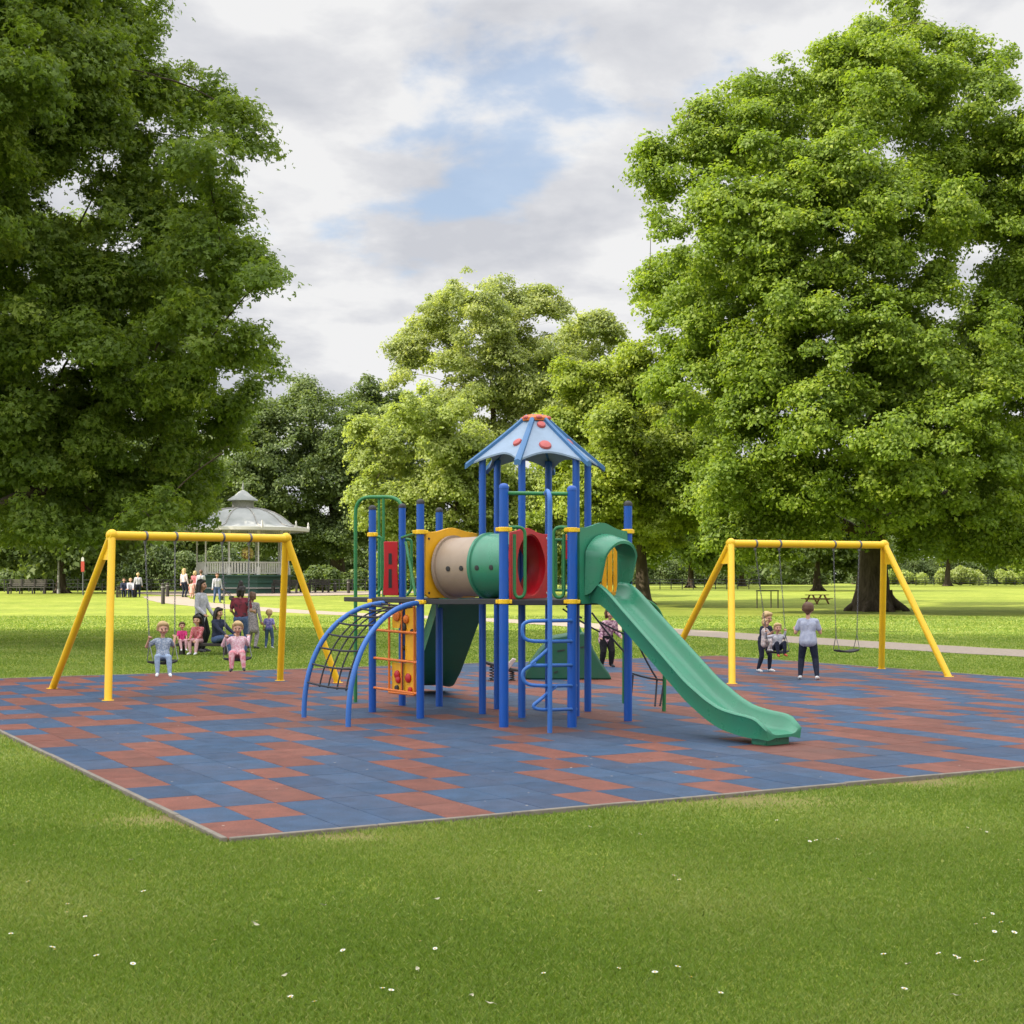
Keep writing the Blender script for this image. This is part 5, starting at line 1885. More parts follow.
# a second small swing far behind, of thin dark legs
def far_swing():
    Y = 78.0
    b = Vector((X(766, Y), Y, gz(0, Y)))
    root = thing('exercise_rail', b, 'thin dark exercise rail on the lawn behind the toddler in white', 'rail')
    for px in (771, 778, 757):
        x = X(px, Y)
        m = MB(); m.tube([(x, Y, b.z - 0.02), (x, Y, b.z + 0.95)], 0.03, 8); m.build('leg', M['dkwood'], root)
    m = MB(); m.tube([(X(756, Y), Y, b.z + 0.93), (X(779, Y), Y, b.z + 0.93)], 0.03, 8); m.build('top_rail', M['dkwood'], root)
far_swing()

def hedge(label, px0, px1, Y, h, seed, mat=L_DARK):
    rng = np.random.default_rng(seed)
    x0, x1 = X(px0, Y), X(px1, Y)
    root = thing('hedge', ((x0 + x1) / 2, Y, gz(0, Y)), label, 'hedge', 'tall dark hedges behind the lawn')
    n = int((x1 - x0) * h * 260)
    x = rng.uniform(x0, x1, n)
    hh = h * (1 + 0.10 * np.sin(x * 1.1 + seed) + 0.07 * np.sin(x * 2.7))
    z = hh * rng.random(n) ** 0.75
    y = Y + np.where(rng.random(n) < 0.7, -1, 1) * (0.9 + 0.35 * np.sin(x * 1.7 + z * 1.3) * np.cos(z * 2.1)) * np.sqrt(np.clip(1 - (z / (hh * 1.05)) ** 4, 0.02, 1)) + rng.normal(0, 0.12, n)
    pos = np.stack([x, y, z + gz(0, Y)], 1)
    nrm = np.stack([rng.normal(0, .5, n), -0.6 + rng.normal(0, .4, n), 0.5 + rng.normal(0, .4, n)], 1)
    nrm /= np.linalg.norm(nrm, axis=1, keepdims=True)
    v, k = leaf_polys(pos, nrm, 0.24 * rng.uniform(0.6, 1.3, n), False, rng)
    np_mesh('foliage', v, 4, mat, np.clip(0.35 + 0.2 * np.sin(x * 2.3 + z) + rng.normal(0, 0.15, n), 0, 1), root)
    mb = MB(); mb.box(((x0 + x1) / 2, Y, gz(0, Y) + h * 0.4), (x1 - x0 - 0.6, 0.8, h * 0.8))
    mb.build('branchwork', M['bark'], root)
hedge('tall dark hedge closing the lawn behind the long bench and bandstand', -40, 235, 124, 3.4, 3)
hedge('dark hedge between the bandstand and the pale drooping lime', 250, 470, 146, 3.0, 4)
hedge('hedge under the trees behind the right swing frame', 540, 830, 190, 3.2, 5, L_DARK)
hedge('hedge along the far right boundary beyond the pale shrubs', 850, 1080, 198, 3.6, 6, L_DARK)

# ------------------------------------------------------------------ people
def ik(a, c, l1, l2, hint):
    a, c = Vector(a), Vector(c)
    d = c - a
    L = d.length
    if L > (l1 + l2) * 0.995:
        c = a + d.normalized() * (l1 + l2) * 0.995
        d = c - a; L = d.length
    x = (l1 * l1 - l2 * l2 + L * L) / (2 * L)
    h = math.sqrt(max(0, l1 * l1 - x * x))
    u = d.normalized()
    hv = Vector(hint); hv = hv - u * hv.dot(u)
    hv = hv.normalized() if hv.length > 1e-5 else u.orthogonal().normalized()
    return a + u * x + hv * h, c

def capsule_mesh(caps):
    mb = MB()
    for p0, r0, p1, r1, _ in caps:
        p0, p1 = Vector(p0), Vector(p1)
        d = p1 - p0
        if d.length < 1e-5:
            mb.ball(p0, r0, 14, 10); continue
        L = d.length
        prof = [(0.0, -r0)]
        for k in range(1, 6):
            a = math.pi / 2 * k / 5
            prof.append((r0 * math.sin(a), -r0 * math.cos(a)))
        for k in range(0, 5):
            a = math.pi / 2 * k / 5
            prof.append((r1 * math.cos(a), L + r1 * math.sin(a)))
        prof.append((0.0, L + r1))
        mb.lathe(p0, prof, 14, axis=d)
    return mb

def remeshed(caps, voxel, sm=2):
    mb = capsule_mesh(caps)
    me = bpy.data.meshes.new('tmp')
    me.from_pydata(mb.v, [], mb.f)
    bm = bmesh.new(); bm.from_mesh(me)
    bmesh.ops.remove_doubles(bm, verts=bm.verts, dist=1e-6)
    bmesh.ops.recalc_face_normals(bm, faces=bm.faces)
    bm.to_mesh(me); bm.free()
    o = bpy.data.objects.new('tmp', me)
    COL.objects.link(o)
    r = o.modifiers.new('r', 'REMESH'); r.mode = 'VOXEL'; r.voxel_size = voxel
    s = o.modifiers.new('s', 'SMOOTH'); s.factor = 0.5; s.iterations = sm
    dg = bpy.context.evaluated_depsgraph_get()
    out = bpy.data.meshes.new_from_object(o.evaluated_get(dg))
    bpy.data.objects.remove(o)
    return out

def assign(me, caps, mats):
    n = len(me.vertices)
    co = np.empty(n * 3, np.float32); me.vertices.foreach_get('co', co); co = co.reshape(-1, 3)
    best = np.full(n, 1e9); which = np.zeros(n, int)
    keys = []
    for p0, r0, p1, r1, k in caps:
        if k not in keys: keys.append(k)
        a, b = np.array(p0, float), np.array(p1, float)
        d = b - a; L2 = max(1e-12, d @ d)
        t = np.clip(((co - a) @ d) / L2, 0, 1)
        dist = np.linalg.norm(co - (a + t[:, None] * d), axis=1) - (r0 + (r1 - r0) * t)
        m = dist < best
        best[m] = dist[m]; which[m] = keys.index(k)
    me.materials.clear()
    for k in keys: me.materials.append(mats[k])
    nf = len(me.polygons)
    ls = np.empty(nf, np.int32); me.polygons.foreach_get('loop_start', ls)
    li = np.empty(len(me.loops), np.int32); me.loops.foreach_get('vertex_index', li)
    me.polygons.foreach_set('material_index', which[li[ls]].astype(np.int32))
    me.polygons.foreach_set('use_smooth', np.ones(nf, bool))

def person(label, base, H, yaw=0, sit=False, child=False, top='m', legs='m', shoe='darkshoe', skin='skin', hair='brownhair', hairstyle='short',
           hands=None, feet=None, lean=(0, 0), headturn=0, headtilt=0, sleeves='short', shorts=False, long_top=0.0, voxel=0.0048, fingers=True, group=None, curl=0.6, bulk=1.0, head=None):
    base = Vector(base)
    R = Matrix.Rotation(math.radians(yaw), 3, 'Z')
    def w(p): return R @ (Vector(p) * H)
    caps = []
    def cap(a, ra, b, rb, k): caps.append((w(a), ra * H, w(b), rb * H, k))
    hz = 0.0 if sit else 0.50
    hk = head or (1.33 if child else 1.0)
    sh_z = (0.255 if child else 0.29) + hz
    lx, ly = lean
    pel = Vector((0, 0, hz))
    chest = Vector((lx * 0.7, ly * 0.7, hz + (sh_z - hz) * 0.72))
    neck = Vector((lx, ly, sh_z + 0.015))
    hd = Vector((lx * 1.12, ly * 1.12 - 0.012, sh_z + 0.03 + 0.085 * hk))
    b = bulk
    shw = 0.098 if child else 0.108
    cap(pel + Vector((-0.045, 0, 0.0)), 0.062 * b, pel + Vector((0.045, 0, 0.0)), 0.062 * b, legs)
    wa = pel.lerp(chest, 0.5)
    cap(pel + Vector((-0.035, 0, 0.05)), 0.062 * b, wa + Vector((-0.03, 0, 0)), 0.058 * b, top)
    cap(pel + Vector((0.035, 0, 0.05)), 0.062 * b, wa + Vector((0.03, 0, 0)), 0.058 * b, top)
    cap(wa + Vector((-0.03, 0, 0)), 0.058 * b, chest + Vector((-0.05, 0, 0.01)), 0.062 * b, top)
    cap(wa + Vector((0.03, 0, 0)), 0.058 * b, chest + Vector((0.05, 0, 0.01)), 0.062 * b, top)
    cap(Vector((-shw * 0.75, ly, sh_z - 0.022)) + Vector((lx, 0, 0)), 0.038 * b, Vector((shw * 0.75, ly, sh_z - 0.022)) + Vector((lx, 0, 0)), 0.038 * b, top)
    cap(chest, 0.055 * b, neck + Vector((0, 0, -0.02)), 0.032, top)
    if long_top:
        for s in (-1, 1):
            cap(pel + Vector((s * 0.034, 0.002, 0.08)), 0.061 * b, pel + Vector((s * 0.045, 0.008, -long_top)), 0.066 * b, top)
        cap(pel + Vector((0, 0.004, 0.08)), 0.060 * b, pel + Vector((0, 0.02, -long_top)), 0.068 * b, top)
    cap(neck + Vector((0, 0.004, -0.02)), 0.028, hd + Vector((0, 0.008, -0.04 * hk)), 0.026, 'skin')
    # head
    hr = Matrix.Rotation(math.radians(headturn), 3, 'Z') @ Matrix.Rotation(math.radians(headtilt), 3, 'X')
    def h(x, y, z): return hd + hr @ Vector((x, y, z)) * hk
    cap(h(0, 0.010, 0.020), 0.056 * hk, h(0, -0.004, 0.006), 0.052 * hk, 'skin')
    cap(h(0, -0.012, -0.012), 0.042 * hk, h(0, -0.026, -0.046), 0.025 * hk, 'skin')
    cap(h(0, -0.055, -0.004), 0.008 * hk, h(0, -0.064, -0.018), 0.010 * hk, 'skin')
    for s in (-1, 1):
        cap(h(s * 0.056, 0.004, 0.006), 0.011 * hk, h(s * 0.055, 0.006, -0.014), 0.009 * hk, 'skin')
        cap(h(s * 0.030, -0.040, -0.018), 0.017 * hk, h(s * 0.026, -0.038, -0.026), 0.016 * hk, 'skin')
        cap(h(s * 0.020, -0.0515, 0.008), 0.0062 * hk, h(s * 0.023, -0.0505, 0.008), 0.0062 * hk, 'eye')
    cap(h(-0.012, -0.0535, -0.034), 0.0045 * hk, h(0.012, -0.0535, -0.034), 0.0045 * hk, 'lip')
    # arms
    hands = hands or ((-0.165, -0.03, hz - 0.045), (0.165, -0.03, hz - 0.045))
    for s, hp in zip((-1, 1), hands):
        sh = Vector((lx + s * shw, ly, sh_z - 0.025))
        el, wr = ik(sh, hp, 0.155, 0.14, (s * 0.25, 0.6, -0.9))
        up = 'm_sleeve' if False else top
        kk = top if sleeves in ('short', 'long') else 'skin'
        if sleeves == 'short':
            m1 = sh.lerp(el, 0.62)
            cap(sh, 0.036 * b, m1, 0.034 * b, top)
            cap(m1, 0.025, el, 0.022, 'skin'); cap(el, 0.022, wr, 0.015, 'skin')
        elif sleeves == 'long':
            cap(sh, 0.036 * b, el, 0.029 * b, top); cap(el, 0.029 * b, wr, 0.022 * b, top)
        else:
            cap(sh, 0.028, el, 0.022, 'skin'); cap(el, 0.022, wr, 0.015, 'skin')
        f = (wr - el).normalized()
        n = Vector((0, -1, 0)); lat = f.cross(n)
        if lat.length < 0.2: lat = f.cross(Vector((1, 0, 0)))
        lat = lat.normalized() * (1 if s > 0 else -1)
        nrm = lat.cross(f).normalized()
        pm = wr + f * 0.035
        cap(wr, 0.014, wr + f * 0.012, 0.015, 'skin')
        for q in (-0.014, 0.0, 0.014):
            cap(wr + f * 0.01 + lat * q * 0.7, 0.012, pm + lat * q, 0.011, 'skin')
        if fingers:
            for q, fl in zip((-0.0195, -0.0065, 0.0065, 0.0195), (0.036, 0.044, 0.041, 0.032)):
                b0 = pm + lat * q + f * 0.004
                c1 = math.cos(curl * 0.6); s1 = math.sin(curl * 0.6)
                b1 = b0 + (f * c1 - nrm * s1) * fl * 0.5
                c2 = math.cos(curl * 1.8); s2 = math.sin(curl * 1.8)
                b2 = b1 + (f * c2 - nrm * s2) * fl * 0.5
                cap(b0, 0.0058, b1, 0.0054, 'skin'); cap(b1, 0.0054, b2, 0.0046, 'skin')
            t0 = wr + f * 0.016 - lat * s * 0.015 * s
            t1 = t0 + (f * 0.6 - lat * 0.8).normalized() * 0.022
            cap(t0, 0.009, t1, 0.0068, 'skin'); cap(t1, 0.0068, t1 + (f * 0.9 - nrm * 0.4 * curl).normalized() * 0.02, 0.0054, 'skin')
    # legs
    feet = feet or ((-0.065, 0, 0.045), (0.065, 0, 0.045))
    for s, fp in zip((-1, 1), feet):
        hp = Vector((s * 0.052, 0, hz - 0.01))
        toe = Vector(fp[3:]) if len(fp) > 3 else Vector((s * 0.15, -1, -0.12))
        kn, an = ik(hp, fp[:3], 0.235, 0.228, (s * 0.12, -1, 0.15))
        if shorts:
            m1 = hp.lerp(kn, 0.7)
            cap(hp, 0.058 * b, m1, 0.050 * b, legs)
            cap(m1, 0.040, kn, 0.034, 'skin'); cap(kn, 0.033, kn.lerp(an, 0.35), 0.033, 'skin'); cap(kn.lerp(an, 0.35), 0.033, an, 0.020, 'skin')
        else:
            cap(hp, 0.057 * b, kn, 0.041 * b, legs)
            cap(kn, 0.040 * b, kn.lerp(an, 0.35), 0.039 * b, legs); cap(kn.lerp(an, 0.35), 0.039 * b, an + Vector((0, 0, 0.008)), 0.027 * b, legs)
        toe.normalize()
        cap(an + Vector((0, 0.016, -0.012)), 0.024, an + toe * 0.055 + Vector((0, 0, -0.016)), 0.023, 'shoe')
        cap(an + toe * 0.055 + Vector((0, 0, -0.016)), 0.023, an + toe * 0.095 + Vector((0, 0, -0.020)), 0.018, 'shoe')
    mats = {'skin': M[skin], 'eye': M['eye'], 'lip': M['lip'], 'shoe': M[shoe], top: M[top], legs: M[legs]}
    me = remeshed(caps, voxel * H)
    assign(me, caps, mats)
    o = bpy.data.objects.new('person', me)
    me.name = 'person'
    COL.objects.link(o)
    o.location = base
    tag(o, label, 'person', group)
    # hair
    hc = []
    def hcap(a, ra, b2, rb): hc.append((w(a), ra * H, w(b2), rb * H, 'hair'))
    hcap(h(0, 0.014, 0.026), 0.060 * hk, h(0, 0.020, 0.010), 0.057 * hk)
    hcap(h(-0.025, -0.026, 0.054), 0.024 * hk, h(0.025, -0.026, 0.054), 0.024 * hk)
    for s in (-1, 1):
        hcap(h(s * 0.042, -0.012, 0.040), 0.022 * hk, h(s * 0.050, 0.012, 0.0), 0.018 * hk)
    hcap(h(0, 0.034, 0.0), 0.040 * hk, h(0, 0.034, -0.030), 0.030 * hk)
    if hairstyle in ('long', 'bob'):
        e = -0.13 if hairstyle == 'long' else -0.05
        hcap(h(-0.03, 0.035, 0.0), 0.036 * hk, h(-0.035, 0.042, e), 0.026)
        hcap(h(0.03, 0.035, 0.0), 0.036 * hk, h(0.035, 0.042, e), 0.026)
        for s in (-1, 1): hcap(h(s * 0.052, 0.0, 0.02), 0.018 * hk, h(s * 0.060, 0.008, e * 0.8), 0.016)
    if hairstyle == 'pony':
        hcap(h(0, 0.07, 0.03), 0.02 * hk, h(0, 0.095, -0.06), 0.018); hcap(h(0, 0.095, -0.06), 0.018, h(0, 0.085, -0.12), 0.007)
    if hairstyle == 'bun':
        hcap(h(0, 0.02, 0.085), 0.040, h(0, 0.022, 0.115), 0.034)
        hcap(h(-0.03, 0.035, 0.0), 0.034, h(-0.03, 0.04, -0.07), 0.026); hcap(h(0.03, 0.035, 0.0), 0.034, h(0.03, 0.04, -0.07), 0.026)
    hm = remeshed(hc, max(voxel, 0.006) * H, 2)
    hm.materials.clear(); hm.materials.append(M[hair]); hm.name = 'hair'
    hm.polygons.foreach_set('use_smooth', np.ones(len(hm.polygons), bool))
    ho = bpy.data.objects.new('hair', hm)
    COL.objects.link(ho); ho.parent = o
    return o

def inv(base, H, yaw, wp):
    """world point -> the person's own unit frame"""
    R = Matrix.Rotation(math.radians(-yaw), 3, 'Z')
    v = R @ (Vector(wp) - Vector(base)) / H
    return (v.x, v.y, v.z)

M['grey_shirt'] = cloth('grey_blue_pattern_shirt', (0.20, 0.25, 0.34), (0.36, 0.40, 0.47), 55)
M['light_jeans'] = cloth('light_jeans', (0.30, 0.38, 0.50), (0.24, 0.31, 0.44), 30)
M['pink_top'] = cloth('pink_pattern_top', (0.62, 0.36, 0.42), (0.72, 0.56, 0.60), 45)
M['pink_legs'] = cloth('pink_leggings', (0.62, 0.22, 0.26), (0.70, 0.42, 0.44), 25)
M['palepink'] = cloth('pale_pink_leggings', (0.62, 0.38, 0.40), (0.55, 0.32, 0.35), 20)
M['hotpink'] = cloth('bright_pink_top', (0.60, 0.05, 0.20), (0.50, 0.04, 0.16), 30)
M['redfloral'] = cloth('red_floral_top', (0.42, 0.06, 0.09), (0.55, 0.25, 0.25), 60)
M['navy'] = cloth('navy_top', (0.022, 0.028, 0.055), (0.03, 0.036, 0.065), 30)
M['jeans'] = cloth('blue_jeans', (0.055, 0.09, 0.19), (0.08, 0.12, 0.22), 30)
M['darkjeans'] = cloth('dark_navy_trousers', (0.016, 0.02, 0.038), (0.022, 0.027, 0.046), 30)
M['cardigan'] = cloth('light_grey_cardigan', (0.46, 0.46, 0.50), (0.38, 0.38, 0.43), 25)
M['maroon'] = cloth('maroon_and_black_top', (0.17, 0.03, 0.045), (0.025, 0.025, 0.035), 9, 0.52)
M['greypat'] = cloth('grey_floral_coat', (0.38, 0.33, 0.34), (0.20, 0.18, 0.20), 45)
M['purple'] = cloth('purple_blue_top', (0.16, 0.15, 0.42), (0.32, 0.28, 0.52), 30)
M['whitetop'] = cloth('white_top', (0.50, 0.49, 0.53), (0.42, 0.42, 0.48), 28)
M['paletee'] = cloth('pale_grey_blue_tshirt', (0.40, 0.43, 0.53), (0.34, 0.37, 0.48), 20)
M['floral'] = cloth('pink_white_floral_coat', (0.62, 0.42, 0.47), (0.24, 0.12, 0.18), 22, 0.50)
M['peach'] = cloth('peach_dress', (0.65, 0.36, 0.30), (0.6, 0.3, 0.26), 20)
M['blacktr'] = cloth('black_trousers', (0.012, 0.012, 0.015), (0.018, 0.018, 0.02), 30)
M['palewhite'] = cloth('cream_dress', (0.50, 0.41, 0.39), (0.52, 0.48, 0.49), 24)

ZS = 0.022
# boy on the left swing, hands round the chains
H1 = 0.97
b1 = Vector((S1c.x, S1c.y + 0.02, S1c.z + 0.040))
y1 = 14
hL = lt[0].lerp(S1c - db * 0.20, 0.83); hR = lt[1].lerp(S1c + db * 0.20, 0.83)
person('blond boy in grey patterned shirt and light jeans riding the left swing', b1, H1, y1, sit=True, child=True, top='grey_shirt', legs='light_jeans', shoe='whiteshoe', hair='blond',
       hands=(inv(b1, H1, y1, hL), inv(b1, H1, y1, hR)), feet=((-0.075, -0.27, -0.21), (0.09, -0.29, -0.215)), lean=(0, 0.03), headtilt=6, headturn=10, curl=1.2)
H2 = 0.95
b2 = Vector((S2c.x, S2c.y + 0.02, S2c.z + 0.040))
person('child in pink top and pink leggings seated on the second left swing', b2, H2, 8, sit=True, child=True, top='pink_top', legs='pink_legs', shoe='darkshoe', hair='blond', sleeves='long',
       hands=(inv(b2, H2, 8, lt[2].lerp(S2c - db * 0.20, 0.84)), inv(b2, H2, 8, lt[3].lerp(S2c + db * 0.20, 0.84))), feet=((-0.08, -0.26, -0.20), (0.10, -0.27, -0.19)), headtilt=10, curl=1.2, bulk=1.12)

def stand_at(px, py_top, py_feet=None, Y=None, z0=None):
    if Y is None:
        g = G(px, py_feet); Y = g.y
    z = gz(0, Y) if z0 is None else z0
    zt = CH - (py_top - HZ) * Y / F
    return Vector((X(px, Y), Y, z)), zt - z

# adults behind the left swings
p, h_ = stand_at(201, 577, Y=33.0)
person('woman in long light grey cardigan with black hair facing right behind the swings', p, h_ * 0.985, 78, top='cardigan', legs='blacktr', hair='blackhair', hairstyle='long', sleeves='long', long_top=0.10, skin='skin2', hands=((-0.12, -0.10, 0.52), (0.13, -0.12, 0.50)))
p, h_ = stand_at(241, 583, Y=32.5)
person('woman with dark hair piled high in maroon and black top, back turned', p, h_ * 0.985, 172, top='maroon', legs='jeans', hair='blackhair', hairstyle='bun', sleeves='short', skin='skin2', hands=((-0.16, -0.12, 0.60), (0.16, -0.14, 0.58)), bulk=1.08)
p, h_ = stand_at(252, 590, Y=34.5)
person('person in grey floral coat mostly hidden behind the woman in maroon', p, h_ * 0.985, 160, top='greypat', legs='greypat', hair='brownhair', hairstyle='bob', sleeves='long', long_top=0.16)
p, h_ = stand_at(269, 608.5, 648.5)
person('small blond child in purple blue top and jeans standing alone on the grass', p, h_ * 0.98, 176, child=True, top='purple', legs='jeans', shoe='whiteshoe', hair='blond', sleeves='short', feet=((-0.085, 0.0, 0.045), (0.085, 0, 0.045)), hands=((-0.15, -0.10, 0.50), (0.15, -0.10, 0.50)))

# group sitting low behind the swings
def low_seat():
    b = g3(203, 655)
    root = thing('low_bench', b, 'low dark bench under the three people sitting behind the left swings', 'bench')
    w = 53 * b.y / F
    m = MB(); m.box((b.x, b.y + 0.1, 0.22), (w, 0.32, 0.06)); m.build('seat', M['dkwood'], root, bevel=0.01)
    for x in (-w / 2 + 0.1, w / 2 - 0.1):
        m = MB(); m.box((b.x + x, b.y + 0.1, 0.10), (0.08, 0.26, 0.22)); m.build('leg', M['dkwood'], root)
    return b
lb = low_seat()
Yb = lb.y + 0.1
person('toddler in bright pink top sitting at the left end of the low bench', (X(182, Yb), Yb, 0.30), 0.82, 20, sit=True, child=True, top='hotpink', legs='palepink', shoe='whiteshoe', hair='brownhair', hands=((-0.12, -0.2, 0.05), (0.1, -0.22, 0.04)), feet=((-0.05, -0.27, -0.2), (0.07, -0.28, -0.2)))
person('girl in red floral top and pale pink leggings sitting between toddler and woman', (X(198, Yb), Yb, 0.31), 1.12, -12, sit=True, child=True, top='redfloral', legs='palepink', shoe='whiteshoe', hair='blackhair', hairstyle='bob', sleeves='long', hands=((-0.07, -0.24, 0.03), (0.06, -0.24, 0.02)), feet=((-0.06, -0.22, -0.22), (0.07, -0.26, -0.22)), lean=(0.02, -0.06), headtilt=8)
person('woman with long black hair in navy top and jeans sitting leaning right', (X(217, Yb), Yb, 0.34), 1.42, 62, sit=True, top='navy', legs='jeans', hair='blackhair', hairstyle='long', sleeves='long', hands=((-0.10, -0.26, 0.06), (0.10, -0.28, 0.06)), feet=((-0.06, -0.30, -0.175), (0.07, -0.32, -0.175)), lean=(0, -0.02), headtilt=10)

# right swing group
p, h_ = stand_at(763, 611, 673, z0=ZS)
Ha = h_ * 0.99
cz = S3c
person('fair haired girl in navy top bending to hold a toddler by the right swing', p, Ha, 38, child=True, top='navy', legs='darkjeans', shoe='whiteshoe', hair='pink_hair' if False else 'blond', hairstyle='short', sleeves='short',
       hands=((-0.06, -0.23, 0.60), (0.13, -0.22, 0.62)), feet=((-0.085, 0.03, 0.045), (0.10, -0.05, 0.045)), lean=(0, -0.07), headtilt=14) 
b4 = Vector((S3c.x, S3c.y + 0.02, S3c.z + 0.04))
person('toddler in white top and navy trousers dangling red shoes from the right swing', b4, 0.80, 10, sit=True, child=True, top='whitetop', legs='darkjeans', shoe='redshoe', hair='blond',
       sleeves='long', hands=(inv(b4, 0.80, 10, rt[0].lerp(S3c - db2 * 0.19, 0.83)), inv(b4, 0.80, 10, rt[1].lerp(S3c + db2 * 0.19, 0.83))), feet=((-0.07, -0.24, -0.13), (0.07, -0.24, -0.12)), bulk=1.1, curl=1.2)
b5 = Vector((X(765, 25.3), 25.3, 0.60))
person('toddler in cream dress carried against the girl in navy', b5, 0.70, 60, sit=True, child=True, top='palewhite', legs='palewhite', shoe='whiteshoe', hair='blond', sleeves='short',
       hands=((-0.1, -0.2, 0.18), (0.12, -0.18, 0.2)), feet=((-0.06, -0.12, -0.24), (0.06, -0.12, -0.24)), bulk=1.2, long_top=0.12)
p, h_ = stand_at(808, 598.5, 681, z0=ZS)
person('girl in pale grey T-shirt and navy leggings standing back turned before the empty swing', p, h_ * 0.985, 168, child=True, top='paletee', legs='darkjeans', shoe='whiteshoe', hair='brownhair', hairstyle='short', sleeves='short',
       hands=((-0.15, -0.17, 0.62), (0.16, -0.15, 0.62)), feet=((-0.11, 0.02, 0.045), (0.095, -0.02, 0.045)), long_top=0.02, headturn=-8, bulk=1.03, head=1.12)

# child behind the wedge
p = g3(606, 668); p.z = ZS
person('child in pink and white floral coat standing behind the green climbing wedge', p, 1.10, 20, child=True, top='floral', legs='blacktr', hair='brownhair', hairstyle='bob', sleeves='long', long_top=0.06,
       hands=((-0.16, -0.16, 0.5), (0.18, -0.18, 0.52)), feet=((-0.07, 0.02, 0.045), (0.08, -0.03, 0.045)), lean=(0.02, -0.10), bulk=1.35)

# far people by the bandstand
FAR = dict(voxel=0.009, fingers=True)
def far(label, px, pyt, Y, yaw, **kw):
    p, h_ = stand_at(px, pyt, Y=Y)
    kw.setdefault('sleeves', 'long')
    person(label, p, h_ * 0.985, yaw, group=None, **{**FAR, **kw})
YF = 95.0
far('far person in lilac top and dark trousers standing at the seated pair', 138, 572, YF, 200, top='whitetop', legs='darkjeans', hair='blond')
far('far person in white and cream standing leftmost by the bandstand', 184, 567.5, YF, 150, top='palewhite', legs='darkjeans', hair='blond', hairstyle='long')
far('far person in red top standing left of the bandstand', 195, 570, YF, 180, top='redfloral', legs='palepink', hair='blond', hairstyle='bob')
far('far person in white shirt standing right of the one in red', 201, 569, YF - 1, 200, top='whitetop', legs='palewhite', hair='brownhair')
far('far person in white top and blue jeans walking before the bandstand', 217, 572, 86, 30, top='whitetop', legs='jeans', skin='skin2', hair='brownhair', feet=((-0.07, 0.10, 0.045), (0.07, -0.10, 0.045)))
far('small far child in peach dress in front of the person in red', 191.5, 579.5, YF - 2, 160, child=True, top='peach', legs='peach', hair='brownhair', long_top=0.2)
for lab, px, tp, hr_ in (('far seated person in navy at the left of the sunny pair', 124, 'navy', 'brownhair'), ('far seated person in pale top beside the one in lilac', 130.5, 'whitetop', 'blond')):
    p = Vector((X(px, YF), YF, gz(0, YF) + 0.46))
    person(lab, p, 1.62, 15, sit=True, top=tp, legs='darkjeans', hair=hr_, sleeves='long', hands=((-0.1, -0.24, 0.04), (0.1, -0.24, 0.04)), feet=((-0.06, -0.26, -0.225), (0.07, -0.27, -0.225)), **FAR)
b = Vector((X(127.5, YF), YF, gz(0, YF)))
bench_r = bench('dark bench carrying the far seated pair', 117, 136, 584, 595, YF, 'dkwood')

def pushchair():
    Y = 90.0
    b = Vector((X(226, Y), Y, gz(0, Y)))
    root = thing('pushchair', b, 'dark pushchair standing before the green bandstand base', 'pushchair')
    m = MB()
    for s in (-0.24, 0.24):
        m.tube(rounded([b + Vector((-0.5, s, 1.02)), b + Vector((-0.35, s, 0.95)), b + Vector((0.35, s, 0.18))], 0.05), 0.018, 8)
        m.tube([b + Vector((-0.30, s, 0.16)), b + Vector((0.05, s, 0.52))], 0.018, 8)
    m.tube([b + Vector((-0.5, -0.24, 1.02)), b + Vector((-0.5, 0.24, 1.02))], 0.02, 8)
    m.build('frame', M['black'], root)
    m = MB()
    m.plate(b + Vector((0, -0.2, 0)), (1, 0, 0), (0, 0, 1), [(-0.28, 0.95), (-0.18, 0.45), (0.28, 0.42), (0.30, 0.5), (-0.05, 0.55), (-0.18, 0.98)], (0, 1, 0), 0.4)
    m.build('seat', M['navy'], root, bevel=0.02)
    m = MB()
    vs = []
    for i in range(9):
        a = math.pi * 0.62 * i / 8 + 0.25
        for q in (-0.22, 0.22):
            vs.append(b + Vector((-0.12 - 0.34 * math.cos(a) * 0.8, q, 0.72 + 0.38 * math.sin(a))))
    m.add(vs, [(2 * i, 2 * i + 1, 2 * i + 3, 2 * i + 2) for i in range(8)])
    hd = m.build('hood', M['navy'], root); sf = hd.modifiers.new('t', 'SOLIDIFY'); sf.thickness = 0.015
    for x in (-0.3, 0.34):
        for s in (-0.26, 0.26):
            m = MB(); m.lathe(b + Vector((x, s, 0.13)), [(0.0, -0.02), (0.11, -0.025), (0.13, 0), (0.11, 0.025), (0, 0.02)], 14, axis=(0, 1, 0))
            m.build('wheel', M['rubber'], root)
pushchair()

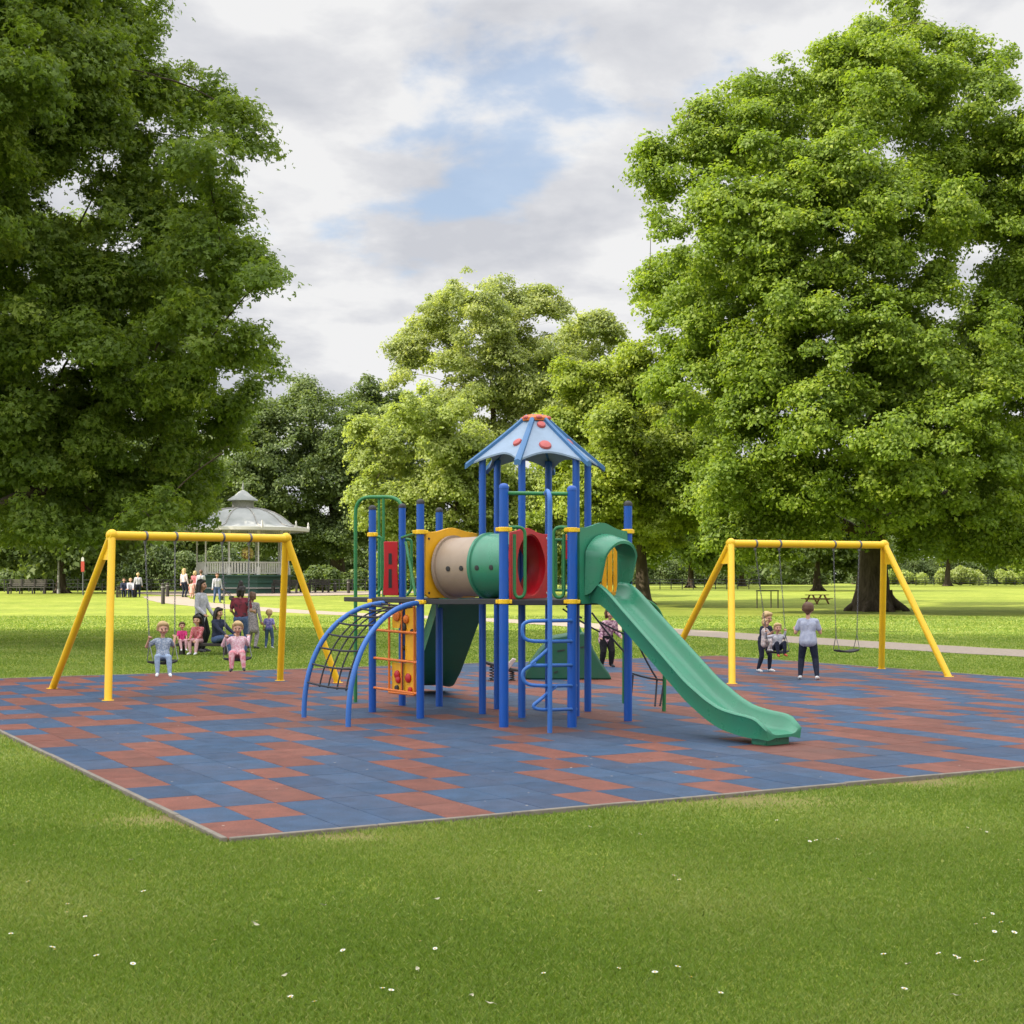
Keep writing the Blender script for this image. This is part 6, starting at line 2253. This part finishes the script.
# ------------------------------------------------------------------ daisies and fallen leaves in the near lawn
def daisies():
    rr = random.Random(21)
    pet = plain('daisy_petal', (0.72, 0.72, 0.68), 0.7)
    cen = plain('daisy_centre', (0.62, 0.40, 0.03), 0.7)
    def make(z):
        m = MB()
        for k in range(11):
            a = 2 * math.pi * k / 11
            d = Vector((math.cos(a), math.sin(a), 0)); s = Vector((-d.y, d.x, 0))
            c = Vector((0, 0, z))
            m.add([c + d * 0.003, c + d * 0.009 + s * 0.0024 + Vector((0, 0, 0.001)), c + d * 0.013 + Vector((0, 0, 0.002)), c + d * 0.009 - s * 0.0024 + Vector((0, 0, 0.001))], [(0, 1, 2, 3)], 0)
        m.ball((0, 0, z + 0.001), 0.0042, 8, 5, sc=(1, 1, 0.6), mi=1)
        m.tube([(0, 0, 0), (0.003, 0.002, z * 0.5), (0, 0, z)], 0.0012, 5, mi=2)
        return m
    first = make(0.042).build('daisy', [pet, cen, L_GRASS])
    spots = [(985, 928), (978, 934), (993, 940), (1004, 932), (990, 922), (1012, 941), (942, 963), (962, 968), (975, 972), (985, 971), (952, 966), (98, 966), (66, 922), (50, 958), (57, 960), (12, 852), (11, 944),
             (68, 913), (100, 921), (86, 926), (256, 931), (132, 973), (193, 857), (655, 983), (690, 988), (676, 977), (545, 985), (616, 979), (885, 965), (809, 848), (818, 847), (842, 843), (851, 840), (806, 845), (836, 846), (978, 836), (985, 838), (966, 834),
             (680, 888), (672, 883), (588, 833), (638, 841), (604, 875), (292, 1008), (316, 1014), (287, 1009), (390, 1002), (383, 1000), (420, 951), (436, 958), (215, 950), (345, 960), (777, 827), (1018, 868), (903, 1000), (720, 1004), (540, 900), (145, 900), (30, 890), (462, 930)]
    out = []
    for i, (px, py) in enumerate(spots):
        g = G(px, py)
        u, v = uv_of(g.x, g.y)
        if -0.1 < u < SIDE and -0.1 < v < SIDE: continue
        o = first if not out else first.copy()
        if out: COL.objects.link(o)
        s = rr.uniform(0.7, 1.2)
        o.location = (g.x, g.y, 0.0); o.scale = (s, s, 1.0)
        o.rotation_euler = (rr.uniform(-0.3, 0.3), rr.uniform(-0.3, 0.3), rr.uniform(0, 6))
        tag(o, 'tiny white daisy growing in the near lawn', 'daisy', 'daisies in the near lawn')
        out.append(o)
    # pale fallen leaves
    lm = plain('fallen_leaf', (0.42, 0.40, 0.27), 0.8)
    lm2 = plain('yellow_leaf', (0.50, 0.34, 0.06), 0.8)
    m = MB()
    n = 7
    vs = []
    for i in range(n):
        t = i / (n - 1)
        wd = 0.014 * math.sin(math.pi * min(1, t * 0.96 + 0.02)) ** 0.7
        x = -0.028 + 0.056 * t
        z = 0.010 * (t - 0.5) ** 2 * 4
        vs += [(x, -wd, z + 0.005), (x, 0, z), (x, wd, z + 0.006)]
    fs = []
    for i in range(n - 1):
        for k in range(2): fs.append((i * 3 + k, i * 3 + k + 1, i * 3 + 4 + k, i * 3 + 3 + k))
    m.add(vs, fs)
    m.tube([(-0.028, 0, 0.01), (-0.05, 0.004, 0.008)], 0.001, 5)
    lf = m.build('fallen_leaf', lm)
    first_used = False
    data2 = None
    for i, (px, py) in enumerate([(256, 932), (418, 977), (489, 1012), (131, 866), (437, 906), (471, 1005), (284, 985), (908, 972), (324, 912), (870, 886), (957, 1004)]):
        g = G(px, py)
        o = lf if i == 0 else lf.copy()
        if i: COL.objects.link(o)
        o.location = (g.x, g.y, 0.03); o.scale = (0.6, 0.6, 0.6)
        o.rotation_euler = (rr.uniform(-0.4, 0.4), rr.uniform(-0.4, 0.4), rr.uniform(0, 6))
        tag(o, 'pale fallen leaf lying on the near lawn', 'leaf', 'fallen leaves on the near lawn')
daisies()
